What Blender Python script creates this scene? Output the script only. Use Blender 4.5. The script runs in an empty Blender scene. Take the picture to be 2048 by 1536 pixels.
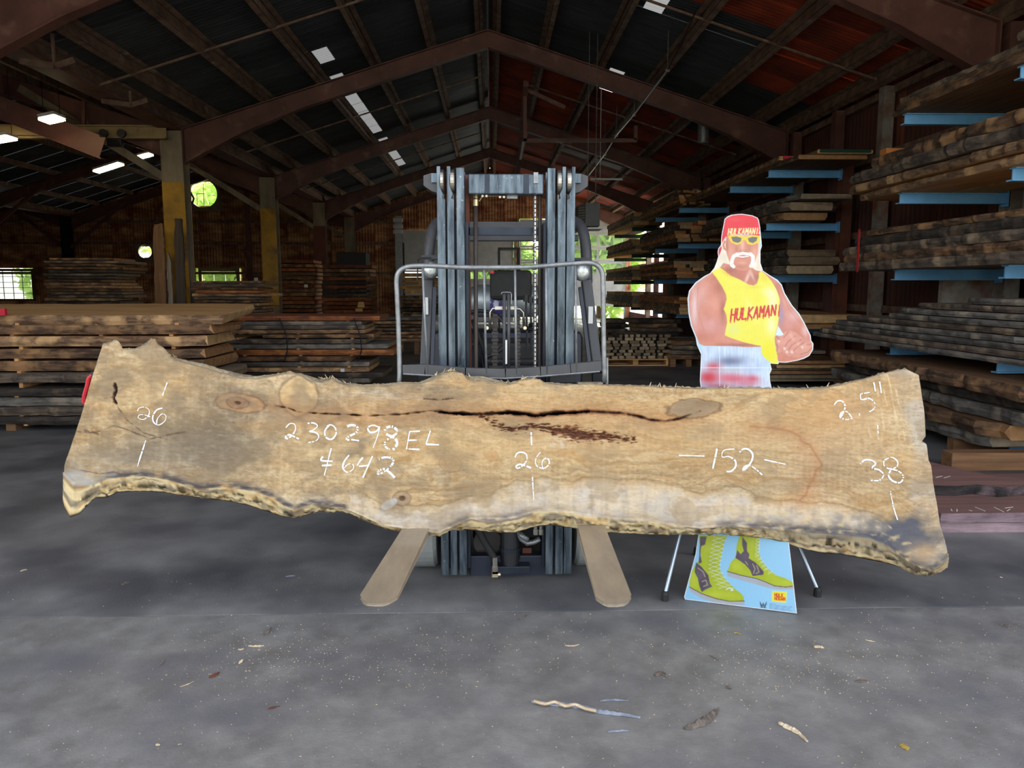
import bpy, math, random
import numpy as np
from mathutils import Vector, Matrix
random.seed(7); RS = np.random.RandomState(5)
SC = bpy.context.scene; COL = SC.collection
PIT, YAW, FL, CH = 0.1265, 0.0265, 1539.0, 1.5
# ---------------------------------------------------------------- camera
cd = bpy.data.cameras.new('camera'); cam = bpy.data.objects.new('camera', cd); COL.objects.link(cam)
cam.location = (0, 0, CH); cam.rotation_euler = (math.pi/2 - PIT, 0, -YAW)
cd.sensor_width = 36; cd.lens = 36*FL/2048; cd.clip_start = .05; cd.clip_end = 400
SC.camera = cam
CR = cam.rotation_euler.to_matrix()
# ---------------------------------------------------------------- light
SC.view_settings.view_transform = 'Standard'; SC.view_settings.look = 'None'
SC.view_settings.gamma = 1; SC.view_settings.use_curve_mapping = False
SC.view_settings.exposure = 1.38
W = bpy.data.worlds.new('World'); SC.world = W; W.use_nodes = True
nt = W.node_tree; bg = nt.nodes['Background']
sky = nt.nodes.new('ShaderNodeTexSky'); sky.sky_type = 'NISHITA'; sky.sun_disc = False
sky.sun_elevation = math.radians(48); sky.sun_rotation = math.radians(15); sky.dust_density = 2.5; sky.air_density = 1.0
hs = nt.nodes.new('ShaderNodeHueSaturation'); hs.inputs['Saturation'].default_value = .30; hs.inputs['Color'].default_value = (1, 1, 1, 1)
nt.links.new(sky.outputs[0], hs.inputs['Color']); nt.links.new(hs.outputs[0], bg.inputs[0]); bg.inputs[1].default_value = 0.30
sl = bpy.data.lights.new('sun', 'SUN'); sun = bpy.data.objects.new('sun', sl); COL.objects.link(sun)
sl.energy = 7.0; sl.color = (1, .94, .84); sl.angle = math.radians(.6)
sd = Vector((-.5, -.55, -.85)); sun.rotation_euler = sd.to_track_quat('-Z', 'Y').to_euler(); sun.location = (0, 60, 60)
SC.cycles.max_bounces = 8; SC.cycles.diffuse_bounces = 5; SC.cycles.glossy_bounces = 4
# ---------------------------------------------------------------- helpers
def ray(px, py):
    return CR @ Vector(((px-1024)/FL, -(py-768)/FL, -1))
def at(px, py, Y):
    d = ray(px, py); t = Y/d.y; return Vector((d.x*t, Y, CH + d.z*t))
def atz(px, py, z):
    d = ray(px, py); t = (z-CH)/d.z; return Vector((d.x*t, d.y*t, z))
CRi = CR.transposed()
def proj(p):
    v = CRi @ (Vector(p) - Vector((0, 0, CH)))
    return (1024 + FL*v.x/-v.z, 768 - FL*v.y/-v.z) if v.z < -.01 else (-9999, -9999)
def lin(c):
    c = [x/255 for x in c]
    return [x/12.92 if x <= .04045 else ((x+.055)/1.055)**2.4 for x in c]
def mat(name, c1, c2=None, scale=4, st=(1, 1, 1), rough=.8, metal=0, bump=0, detail=5, rnd=0, ramp=(.35, .68),
        c3=None, s3=1.2, r3=(.55, .7), spec=.5, bscale=None, wave=None, rnoise=0):
    m = bpy.data.materials.new(name); m.use_nodes = True; N = m.node_tree; L = N.links; n = N.nodes
    b = n['Principled BSDF']; b.inputs['Roughness'].default_value = rough; b.inputs['Metallic'].default_value = metal
    b.inputs['Specular IOR Level'].default_value = spec
    a = lin(c1)+[1]
    if c2 is None and not bump and not rnd:
        b.inputs['Base Color'].default_value = a; return m
    tc = n.new('ShaderNodeTexCoord'); oi = n.new('ShaderNodeObjectInfo'); mp = n.new('ShaderNodeMapping')
    ml = n.new('ShaderNodeMath'); ml.operation = 'MULTIPLY'; ml.inputs[1].default_value = 37
    cx = n.new('ShaderNodeCombineXYZ'); ad = n.new('ShaderNodeVectorMath'); ad.operation = 'ADD'
    L.new(oi.outputs['Random'], ml.inputs[0])
    for i in range(3): L.new(ml.outputs[0], cx.inputs[i])
    L.new(tc.outputs['Object'], ad.inputs[0]); L.new(cx.outputs[0], ad.inputs[1])
    L.new(ad.outputs[0], mp.inputs['Vector']); mp.inputs['Scale'].default_value = st
    nz = n.new('ShaderNodeTexNoise'); nz.inputs['Scale'].default_value = scale; nz.inputs['Detail'].default_value = detail
    nz.inputs['Roughness'].default_value = .62; L.new(mp.outputs[0], nz.inputs['Vector'])
    cr = n.new('ShaderNodeValToRGB'); cr.color_ramp.elements[0].position = ramp[0]; cr.color_ramp.elements[1].position = ramp[1]
    cr.color_ramp.elements[0].color = a; cr.color_ramp.elements[1].color = (lin(c2) if c2 else lin(c1))+[1]
    L.new(nz.outputs[0], cr.inputs[0]); out = cr.outputs[0]
    if c3:
        n3 = n.new('ShaderNodeTexNoise'); n3.inputs['Scale'].default_value = s3; n3.inputs['Detail'].default_value = 6
        L.new(ad.outputs[0], n3.inputs['Vector'])
        r = n.new('ShaderNodeValToRGB'); r.color_ramp.elements[0].position = r3[0]; r.color_ramp.elements[1].position = r3[1]
        L.new(n3.outputs[0], r.inputs[0]); mx = n.new('ShaderNodeMix'); mx.data_type = 'RGBA'
        L.new(r.outputs[0], mx.inputs['Factor']); L.new(out, mx.inputs['A']); mx.inputs['B'].default_value = lin(c3)+[1]
        out = mx.outputs['Result']
    if rnd:
        hv = n.new('ShaderNodeHueSaturation'); mr = n.new('ShaderNodeMapRange')
        mr.inputs['To Min'].default_value = 1-rnd; mr.inputs['To Max'].default_value = 1+rnd
        L.new(oi.outputs['Random'], mr.inputs['Value']); L.new(mr.outputs[0], hv.inputs['Value'])
        L.new(out, hv.inputs['Color']); out = hv.outputs[0]
    L.new(out, b.inputs['Base Color'])
    if rnoise:
        rr = n.new('ShaderNodeMapRange'); rr.inputs['To Min'].default_value = rough-rnoise; rr.inputs['To Max'].default_value = rough+rnoise
        L.new(nz.outputs[0], rr.inputs['Value']); L.new(rr.outputs[0], b.inputs['Roughness'])
    if bump:
        bp = n.new('ShaderNodeBump'); bp.inputs['Distance'].default_value = bump; bp.inputs['Strength'].default_value = 1
        if bscale:
            nb = n.new('ShaderNodeTexNoise'); nb.inputs['Scale'].default_value = bscale; nb.inputs['Detail'].default_value = 5
            L.new(mp.outputs[0], nb.inputs['Vector']); L.new(nb.outputs[0], bp.inputs['Height'])
        else: L.new(nz.outputs[0], bp.inputs['Height'])
        L.new(bp.outputs[0], b.inputs['Normal'])
    return m
def vmat(name, rough, bump=0, bscale=30, st=(1, 1, 1), spec=.5, fine=0):
    m = bpy.data.materials.new(name); m.use_nodes = True; N = m.node_tree; L = N.links; n = N.nodes
    b = n['Principled BSDF']; b.inputs['Roughness'].default_value = rough; b.inputs['Specular IOR Level'].default_value = spec
    at_ = n.new('ShaderNodeAttribute'); at_.attribute_name = 'Col'; out = at_.outputs['Color']
    tc = n.new('ShaderNodeTexCoord'); mp = n.new('ShaderNodeMapping'); mp.inputs['Scale'].default_value = st
    L.new(tc.outputs['Object'], mp.inputs[0]); nb = n.new('ShaderNodeTexNoise'); nb.inputs['Scale'].default_value = bscale
    nb.inputs['Detail'].default_value = 8; nb.inputs['Roughness'].default_value = .7; L.new(mp.outputs[0], nb.inputs['Vector'])
    if fine:
        hv = n.new('ShaderNodeHueSaturation'); mr = n.new('ShaderNodeMapRange')
        mr.inputs['From Min'].default_value = .3; mr.inputs['From Max'].default_value = .7
        mr.inputs['To Min'].default_value = 1-fine; mr.inputs['To Max'].default_value = 1+fine
        L.new(nb.outputs[0], mr.inputs['Value']); L.new(mr.outputs[0], hv.inputs['Value']); L.new(out, hv.inputs['Color']); out = hv.outputs[0]
    L.new(out, b.inputs['Base Color'])
    if bump:
        bp = n.new('ShaderNodeBump'); bp.inputs['Distance'].default_value = bump; L.new(nb.outputs[0], bp.inputs['Height']); L.new(bp.outputs[0], b.inputs['Normal'])
    return m
def emis(name, c, s):
    m = bpy.data.materials.new(name); m.use_nodes = True; b = m.node_tree.nodes['Principled BSDF']
    b.inputs['Base Color'].default_value = lin(c)+[1]; b.inputs['Emission Color'].default_value = lin(c)+[1]; b.inputs['Emission Strength'].default_value = s
    return m
WL = {}
def tag(o, label=None, cat=None, group=None, kind=None):
    if label: o['label'] = label
    if cat: o['category'] = cat
    if group: o['group'] = group
    if kind: o['kind'] = kind
    return o
def empty(name, loc, label=None, cat=None, group=None, kind=None):
    o = bpy.data.objects.new(name, None); COL.objects.link(o); o.location = loc; WL[o.name] = Vector(loc)
    return tag(o, label, cat, group, kind)
class MB:
    def __init__(s): s.v = []; s.f = []; s.m = []
    def add(s, vs, fs, mi=0):
        k = len(s.v); s.v += [tuple(v) for v in vs]; s.f += [tuple(i+k for i in f) for f in fs]; s.m += [mi]*len(fs); return s
    def box(s, a, b, mi=0, R=None, c=None):
        x0, y0, z0 = a; x1, y1, z1 = b
        vs = [Vector(p) for p in ((x0,y0,z0),(x1,y0,z0),(x1,y1,z0),(x0,y1,z0),(x0,y0,z1),(x1,y0,z1),(x1,y1,z1),(x0,y1,z1))]
        if R is not None:
            c = Vector(c) if c is not None else sum(vs, Vector())/8
            vs = [R @ (v-c) + c for v in vs]
        return s.add(vs, [(0,3,2,1),(4,5,6,7),(0,1,5,4),(1,2,6,5),(2,3,7,6),(3,0,4,7)], mi)
    def bar(s, p, q, w, h, up=(0, 0, 1), mi=0, w2=None, h2=None):
        p = Vector(p); q = Vector(q); d = (q-p).normalized(); u = Vector(up)
        sx = d.cross(u)
        if sx.length < 1e-4: sx = d.cross(Vector((1, 0, 0)))
        sx.normalize(); uz = sx.cross(d).normalized(); vs = []
        for c, ww, hh in ((p, w, h), (q, w2 or w, h2 or h)):
            for a, b in ((-1,-1),(1,-1),(1,1),(-1,1)): vs.append(c + sx*a*ww/2 + uz*b*hh/2)
        return s.add(vs, [(3,2,1,0),(4,5,6,7),(0,1,5,4),(1,2,6,5),(2,3,7,6),(3,0,4,7)], mi)
    def tube(s, pts, r, n=8, mi=0, cap=True):
        pts = [Vector(p) for p in pts]; rs = r if isinstance(r, (list, tuple)) else [r]*len(pts); rings = []; k0 = len(s.v)
        ref = None
        for i, p in enumerate(pts):
            d = (pts[min(i+1, len(pts)-1)] - pts[max(i-1, 0)]).normalized()
            if ref is None:
                ref = Vector((0, 0, 1)) if abs(d.z) < .9 else Vector((1, 0, 0))
            a = d.cross(ref)
            if a.length < 1e-5: a = d.cross(Vector((0, 1, 0)))
            a.normalize(); b = a.cross(d).normalized(); ref = b
            for j in range(n):
                t = 2*math.pi*j/n; s.v.append(tuple(p + (a*math.cos(t)+b*math.sin(t))*rs[i]))
        for i in range(len(pts)-1):
            for j in range(n):
                s.f.append((k0+i*n+j, k0+(i+1)*n+j, k0+(i+1)*n+(j+1) % n, k0+i*n+(j+1) % n)); s.m.append(mi)
        if cap:
            s.f.append(tuple(k0+j for j in range(n))); s.m.append(mi)
            s.f.append(tuple(k0+(len(pts)-1)*n+j for j in reversed(range(n)))); s.m.append(mi)
        return s
    def prism(s, pts, vec, mi=0):
        pts = [Vector(p) for p in pts]; v = Vector(vec); n = len(pts)
        return s.add(pts+[p+v for p in pts], [tuple(range(n-1, -1, -1)), tuple(range(n, 2*n))] + [(i, (i+1) % n, n+(i+1) % n, n+i) for i in range(n)], mi)
    def build(s, name, mats, parent=None, smooth=False, bevel=0, **kw):
        mats = mats if isinstance(mats, (list, tuple)) else [mats]
        A = np.array(s.v, dtype=float)
        if parent is not None: off = WL[parent.name]
        else:
            lo, hi = A.min(0), A.max(0); off = Vector(((lo[0]+hi[0])/2, (lo[1]+hi[1])/2, lo[2]))
        A = A - np.array(off)
        me = bpy.data.meshes.new(name); me.from_pydata(A.tolist(), [], s.f)
        for m in mats: me.materials.append(m)
        if len(mats) > 1: me.polygons.foreach_set('material_index', s.m)
        if smooth: me.polygons.foreach_set('use_smooth', [True]*len(s.f))
        o = bpy.data.objects.new(name, me); COL.objects.link(o)
        if parent is not None: o.parent = parent; WL[o.name] = Vector(off)
        else: o.location = off; WL[o.name] = Vector(off)
        if bevel:
            bm = o.modifiers.new('b', 'BEVEL'); bm.width = bevel; bm.segments = 2; bm.limit_method = 'ANGLE'
        return tag(o, **kw)
def vnoise(x, y, seed=0):
    x = np.asarray(x, float); y = np.asarray(y, float); x, y = np.broadcast_arrays(x, y)
    xi = np.floor(x).astype(np.int64); yi = np.floor(y).astype(np.int64); fx = x-xi; fy = y-yi
    ux = fx*fx*fx*(fx*(fx*6-15)+10); uy = fy*fy*fy*(fy*(fy*6-15)+10)
    def g(a, b, dx, dy):
        n = (a*374761393 + b*668265263 + seed*974634777) & 0x7fffffff
        n = ((n ^ (n >> 13))*1274126177) & 0x7fffffff
        t = ((n ^ (n >> 16)) & 0xffff)*(2*math.pi/65536); return np.cos(t)*dx+np.sin(t)*dy
    r = (g(xi, yi, fx, fy)*(1-ux)+g(xi+1, yi, fx-1, fy)*ux)*(1-uy) + (g(xi, yi+1, fx, fy-1)*(1-ux)+g(xi+1, yi+1, fx-1, fy-1)*ux)*uy
    return r*1.05+.5
def fbm(x, y, seed=0, o=4, g=.5):
    r = 0; a = 1; t = 0
    for i in range(o):
        r = r + a*vnoise(x*2**i, y*2**i, seed+i*17); t += a; a *= g
    return r/t
def n1(x, seed=0, o=3): return fbm(np.asarray(x, float), np.zeros_like(np.asarray(x, float))+.37, seed, o)-.5
ORD = ['top', 'second', 'third', 'fourth', 'fifth', 'sixth', 'seventh', 'eighth', 'ninth', 'tenth', 'eleventh', 'twelfth', 'thirteenth', 'fourteenth', 'fifteenth', 'sixteenth', 'seventeenth', 'eighteenth', 'nineteenth', 'twentieth', 'twenty-first', 'twenty-second', 'twenty-third', 'twenty-fourth', 'twenty-fifth']
def ordl(i): return 'topmost' if i == 0 else ORD[i]+' from top'
# ---------------------------------------------------------------- materials
G = {}
G['floor'] = mat('floor_concrete', (108, 107, 108), (138, 136, 134), scale=3, rough=.55, bump=.0012, bscale=90, c3=(84, 84, 88), s3=1.4, r3=(.46, .66), detail=14, rnoise=.16)
G['apron'] = mat('apron_concrete', (108, 106, 104), (134, 132, 129), scale=7, rough=.55, bump=.0018, bscale=120, c3=(102, 101, 105), s3=2.4, r3=(.5, .72), detail=15, rnoise=.12)
G['ground'] = mat('outside_ground', (150, 148, 140), (120, 125, 100), scale=.3, rough=.9)
G['steel_brown'] = mat('brown_painted_steel', (118, 76, 66), (92, 58, 50), scale=2.5, rough=.6, bump=.001, c3=(140, 104, 88), s3=3, r3=(.58, .75))
G['purlin'] = mat('rusty_purlin', (140, 112, 92), (90, 64, 52), scale=5, rough=.75, c3=(176, 160, 140), s3=4, r3=(.6, .8))
G['roof_dark'] = mat('dark_roof_sheet', (62, 66, 70), (84, 88, 92), scale=1.5, rough=.42, metal=.3, rnd=.22, st=(1, 6, 1))
G['roof_rust'] = mat('rusted_roof_sheet', (168, 66, 34), (110, 44, 26), scale=1.6, rough=.75, rnd=.25, c3=(66, 34, 26), s3=.9, r3=(.5, .72))
G['wall_rust'] = mat('rusted_wall_sheet', (140, 84, 48), (220, 164, 112), scale=2.2, rough=.6, rnd=.12, c3=(120, 52, 26), s3=1.3, r3=(.5, .66), detail=10, st=(.5, .5, 1.8), bump=.02, ramp=(.4, .66))
G['wall_dark'] = mat('dark_rusted_siding', (96, 54, 42), (66, 44, 38), scale=1.5, rough=.8, rnd=.2, c3=(130, 70, 44), s3=.7, r3=(.55, .75))
G['fibreglass'] = mat('daylight_fibreglass_sheet', (225, 228, 225))
_m = G['fibreglass']; _n = _m.node_tree; _b = _n.nodes['Principled BSDF']; _t = _n.nodes.new('ShaderNodeBsdfTranslucent'); _x = _n.nodes.new('ShaderNodeMixShader')
_t.inputs[0].default_value = (.05, .052, .053, 1); _x.inputs[0].default_value = .75
_n.links.new(_b.outputs[0], _x.inputs[1]); _n.links.new(_t.outputs[0], _x.inputs[2]); _n.links.new(_x.outputs[0], _n.nodes['Material Output'].inputs[0])
G['col_grey'] = mat('grey_column_steel', (150, 136, 112), (108, 94, 76), scale=3, rough=.6, st=(1, 1, .4))
G['col_yellow'] = mat('yellow_column_paint', (200, 150, 34), (156, 116, 30), scale=2.5, rough=.55, c3=(96, 78, 44), s3=2, r3=(.55, .72))
G['col_red'] = mat('red_column_paint', (110, 44, 34), (84, 36, 30), scale=3, rough=.6)
G['beam_cream'] = mat('cream_beam_paint', (168, 146, 104), (140, 118, 80), scale=3, rough=.6, c3=(84, 60, 40), s3=3, r3=(.62, .74))
G['white'] = mat('white_paint', (222, 222, 218), (205, 206, 204), scale=2, rough=.5)
G['white_dirty'] = mat('white_door_panel', (206, 206, 202), (180, 180, 178), scale=2, rough=.5)
G['blue'] = mat('blue_rack_paint', (132, 196, 240), (118, 182, 228), scale=6, rough=.45, c3=(160, 196, 206), s3=9, r3=(.62, .75))
G['green'] = mat('green_rack_paint', (20, 84, 62), (16, 66, 50), scale=6, rough=.5)
G['rack_grey'] = mat('rack_upright_steel', (168, 162, 150), (124, 100, 84), scale=4, rough=.6, c3=(136, 70, 42), s3=3, r3=(.52, .68))
G['rack_rust'] = mat('rusty_rack_upright', (118, 62, 40), (84, 50, 38), scale=5, rough=.7)
G['mast'] = mat('worn_mast_steel', (40, 48, 56), (112, 124, 132), scale=14, st=(2.4, 1.5, .3), rough=.34, metal=.7, bump=.0006, bscale=60, c3=(176, 184, 188), s3=70, r3=(.68, .8), detail=12, ramp=(.34, .68), rnoise=.14)
G['mast_dark'] = mat('dark_mast_steel', (30, 36, 46), (44, 52, 64), scale=8, rough=.45, metal=.4)
G['steel'] = mat('bright_roller_steel', (190, 184, 172), (160, 154, 144), scale=12, rough=.28, metal=.9)
G['galv'] = mat('worn_tube_steel', (150, 152, 152), (110, 112, 114), scale=18, rough=.4, metal=.6)
G['black'] = mat('black_painted_steel', (26, 26, 28), (36, 36, 40), scale=8, rough=.45)
G['rubber'] = mat('black_rubber', (28, 27, 26), (38, 36, 34), scale=20, rough=.7)
G['tire'] = mat('grey_solid_tire', (150, 152, 148), (136, 138, 134), scale=5, rough=.7)
G['navy'] = mat('dark_blue_paint', (30, 36, 50), (40, 46, 62), scale=6, rough=.4)
G['guard'] = mat('charcoal_guard_paint', (58, 58, 60), (72, 72, 74), scale=6, rough=.45)
G['brass'] = mat('brass_fitting', (196, 172, 120), (220, 208, 180), scale=20, rough=.3, metal=.7)
G['hose'] = mat('brown_hose', (70, 60, 54), (52, 46, 42), scale=10, rough=.55)
G['fork'] = mat('worn_fork_steel', (158, 142, 120), (134, 122, 106), scale=5, st=(3, .7, 1), rough=.42, metal=.15, bump=.0005, bscale=40, c3=(168, 156, 138), s3=3, r3=(.5, .75))
G['tank'] = mat('galvanised_tank', (160, 168, 168), (128, 136, 138), scale=9, rough=.4, metal=.55)
G['decal'] = mat('violet_decal', (70, 62, 120), (190, 196, 214), scale=16, rough=.5, ramp=(.5, .56))
G['red'] = mat('red_plastic', (206, 30, 44), (188, 24, 38), scale=6, rough=.45)
G['pink'] = mat('pink_end_tag', (226, 48, 72), (214, 40, 60), scale=6, rough=.6)
G['paper'] = mat('white_paper_tag', (226, 226, 222), (215, 215, 210), scale=6, rough=.7)
G['chalk'] = mat('white_chalk', (236, 238, 238), (214, 216, 214), scale=200, rough=.95)
G['heater'] = mat('dark_heater_casing', (64, 64, 60), (76, 76, 72), scale=4, rough=.5)
G['alu'] = mat('aluminium_tube', (176, 188, 200), (160, 172, 186), scale=8, rough=.3, metal=.8)
G['leafy'] = mat('sunlit_foliage', (170, 200, 90), (130, 176, 70), scale=3, rough=.6, rnd=.2)
_m = G['leafy']; _n = _m.node_tree; _b = _n.nodes['Principled BSDF']; _t = _n.nodes.new('ShaderNodeBsdfTranslucent'); _x = _n.nodes.new('ShaderNodeMixShader')
_t.inputs[0].default_value = (.75, .9, .35, 1); _x.inputs[0].default_value = .5
_n.links.new(_b.outputs[0], _x.inputs[1]); _n.links.new(_t.outputs[0], _x.inputs[2]); _n.links.new(_x.outputs[0], _n.nodes['Material Output'].inputs[0])
G['trunk'] = mat('tree_bark', (90, 74, 58), (60, 50, 40), scale=8, rough=.9)
G['glass'] = bpy.data.materials.new('window_glass'); G['glass'].use_nodes = True
_n = G['glass'].node_tree; _b = _n.nodes['Principled BSDF']; _t = _n.nodes.new('ShaderNodeBsdfTransparent'); _x = _n.nodes.new('ShaderNodeMixShader')
_b.inputs['Roughness'].default_value = .05; _t.inputs[0].default_value = (.92, .97, .94, 1); _x.inputs[0].default_value = .9
_n.links.new(_b.outputs[0], _x.inputs[1]); _n.links.new(_t.outputs[0], _x.inputs[2]); _n.links.new(_x.outputs[0], _n.nodes['Material Output'].inputs[0])
G['lamp'] = emis('fluorescent_diffuser', (255, 232, 180), 10)
def woodset(nm, face, face2, bark, bark2, end):
    s = (.6, 9, 9)
    return [mat(nm+'_wood_face', face, face2, scale=2.2, st=s, rough=.8, bump=.0015, rnd=.16),
            mat(nm+'_bark_edge', bark, bark2, scale=9, st=(.45, 1, 2.2), rough=.9, bump=.03, rnd=.22, detail=12, ramp=(.42, .58), c3=[int(x*.55+y*.5) for x, y in zip(end, bark)], s3=4.5, r3=(.52, .66)),
            mat(nm+'_end_grain', end, [int(x*.8) for x in end], scale=9, rough=.8, rnd=.1)]
WS = {'weather': woodset('weathered', (153, 139, 122), (109, 97, 85), (112, 97, 82), (73, 63, 56), (183, 158, 124)),
      'gray': woodset('grey', (136, 131, 124), (102, 100, 95), (124, 119, 112), (85, 80, 73), (170, 151, 126)),
      'brown': woodset('brown', (146, 107, 70), (107, 75, 51), (126, 95, 68), (70, 53, 41), (190, 141, 92)),
      'tan': woodset('tan', (229, 175, 112), (183, 131, 78), (161, 126, 92), (100, 75, 56), (239, 192, 131)),
      'orange': woodset('orange', (226, 143, 75), (183, 107, 53), (207, 131, 73), (146, 90, 53), (231, 161, 95)),
      'dark': woodset('dark', (90, 75, 63), (63, 53, 46), (75, 65, 56), (48, 43, 39), (134, 112, 85)),
      'redb': woodset('reddish', (156, 87, 48), (119, 65, 39), (141, 80, 46), (97, 56, 36), (170, 102, 61)),
      'walnut': woodset('walnut', (151, 112, 102), (119, 85, 78), (63, 56, 56), (39, 36, 36), (202, 168, 173)),
      'plum': woodset('purple_brown', (150, 112, 102), (120, 86, 80), (150, 128, 132), (124, 102, 108), (160, 136, 140)),
      'yellow': woodset('yellow', (239, 195, 122), (200, 156, 92), (219, 175, 109), (183, 141, 85), (250, 207, 134))}
def plank_mesh(L, Wd, T, seed, live=.03, seg=None, slope=.25, saw=False):
    seg = seg or (max(6, min(44, int(L/.085))) if live > .006 else 6); vs = []; fs = []; mi = []
    t = np.linspace(-L/2, L/2, seg+1); a = live
    e = [n1(t*1.3+seed*3.1, seed+k*7)*2*a + n1(t*5+seed, seed+k*5+3)*a*1.2 + n1(t*14+seed, seed+k*5+8)*a*.9 for k in range(2)]
    bz = [n1(t*2.1+seed, seed+k*11+5)*a*1.4+n1(t*9+seed, seed+k*13+5)*a for k in range(4)]
    sl = T*slope*(0 if live < .006 else 1)
    zt = n1(t*.7+seed, seed+91)*T*.10*(1 if live > .006 else 0)
    for i in range(seg+1):
        x = t[i]; tp = a*1.6*max(0, 1-min(i, seg-i)/2.5)*(.4+RS.rand())
        f = -Wd/2 + e[0][i] + tp; b = Wd/2 + e[1][i] - tp
        pts = [(f+sl+bz[0][i]*.3, 0), (f-abs(bz[0][i])*.2, T*.5), (f+sl*.6+bz[1][i]*.5, T), (b-sl*.6+bz[2][i]*.5, T), (b, T*.5), (b-sl+bz[3][i]*.3, 0)]
        for k, (y, z) in enumerate(pts):
            ex = (RS.rand()-.5)*a*1.6 if i in (0, seg) else 0
            vs.append((x+ex, y, z+(zt[i] if k in (2, 3) else 0)))
    for i in range(seg):
        for k in range(6):
            q = (i*6+k, i*6+(k+1) % 6, (i+1)*6+(k+1) % 6, (i+1)*6+k)
            fs.append(q[::-1]); mi.append(0 if k in (2, 5) else 1)
    fs.append(tuple(range(5, -1, -1))[::-1]); mi.append(2); fs.append(tuple(seg*6+k for k in range(6))[::-1]); mi.append(2)
    me = bpy.data.meshes.new('board'); me.from_pydata(vs, [], fs); return me, mi
_sd = [10]
def board(cx, cy, z0, L, Wd, T, rot, ws, label, cat='board', group=None, name='board', live=.03, tilt=0, slope=.25, seg=None, roll=0):
    _sd[0] += 1
    me, mi = plank_mesh(L, Wd, T, _sd[0], live, seg, slope)
    for m in WS[ws]: me.materials.append(m)
    me.polygons.foreach_set('material_index', mi)
    o = bpy.data.objects.new(name, me); COL.objects.link(o); o.location = (cx, cy, z0); o.rotation_euler = (roll, tilt, rot); WL[o.name] = Vector((cx, cy, z0))
    return tag(o, label, cat, group)
# ================================================================ STRUCTURE
HW, XR, ZR, SLP = 5.85, -.05, 6.2, .316
YF = [2.9, 8.85, 15.0, 21.15, 27.3, 33.1]
YE = 33.45
th = math.atan(SLP)
def roofz(x):
    k = (x - XR + HW) / (2*HW); k -= math.floor(k)
    return ZR - SLP*abs(k*2*HW - HW)
mb = MB(); mb.box((-30, 3.414, -.2), (7, YE, 0)); tag(mb.build('floor', G['floor']), kind='structure')
mb = MB(); mb.box((-30, -6, -.2), (30, 3.406, -.001)); tag(mb.build('floor', G['apron'], kind='structure'), kind='structure')
mb = MB(); mb.box((-90, -90, -.4), (90, 130, -.21)); tag(mb.build('ground', G['ground']), kind='structure')
# --- corrugated sheet: ribs run along local X (slope), width along local Y
def sheet_mesh(L, Wd, pitch=.1, amp=.011, sub=4, rows=1, gap=None):
    n = int(round(Wd/pitch*sub)); vs = []; fs = []
    for r in range(rows+1):
        for i in range(n+1):
            y = -Wd/2 + Wd*i/n; vs.append((L*r/rows, y, amp*math.sin(2*math.pi*i/sub)))
    if gap:
        vs = [(t, y, z) for t in (0, gap[0], gap[1], L) for (_, y, z) in vs[:n+1]]; rows = 3
    for r in range(rows):
        if gap and r == 1: continue
        for i in range(n): a = r*(n+1)+i; fs.append((a, a+1, a+n+2, a+n+1))
    me = bpy.data.meshes.new('roof_sheet'); me.from_pydata(vs, [], fs); me.polygons.foreach_set('use_smooth', [True]*len(fs)); return me
ceil = empty('ceiling', (XR, 18, ZR), kind='structure')
ROWS = [(0.02, 2.2), (2.1, 4.25), (4.15, 6.1)]
base = {}
for ri, (a, b) in enumerate(ROWS):
    for mk in ('roof_dark', 'roof_rust', 'fibreglass'):
        me = sheet_mesh((b-a)/math.cos(th), .84); me.materials.append(G[mk]); base[(ri, mk)] = me
def inpoly(x, y, P):
    c = False; j = len(P)-1
    for i in range(len(P)):
        if (P[i][1] > y) != (P[j][1] > y) and x < (P[j][0]-P[i][0])*(y-P[i][1])/(P[j][1]-P[i][1])+P[i][0]: c = not c
        j = i
    return c
darkpatch = [(1010, -60), (1215, -60), (1235, 30), (1330, 80), (1470, 130), (1640, 230), (1640, 330), (1500, 330), (1370, 250), (1240, 190), (1080, 110), (960, 60)]
STR = [(-1, 2.74, 8.7, 9.3, .26), (-1, 2.74, 10.4, 11.3, .26), (-1, 2.74, 13.6, 14.4, .14), (-1, 2.78, 15.3, 20.9, .24), (-1, 2.78, 21.5, 26.5, .24), (1, 2.35, 15.4, 17.0, .26), (1, 2.35, 11.3, 12.0, .28), (1, 3.3, 11.0, 11.5, .16), (1, 3.3, 8.9, 9.5, .16), (1, 2.8, 22, 23, .3)]
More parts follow.
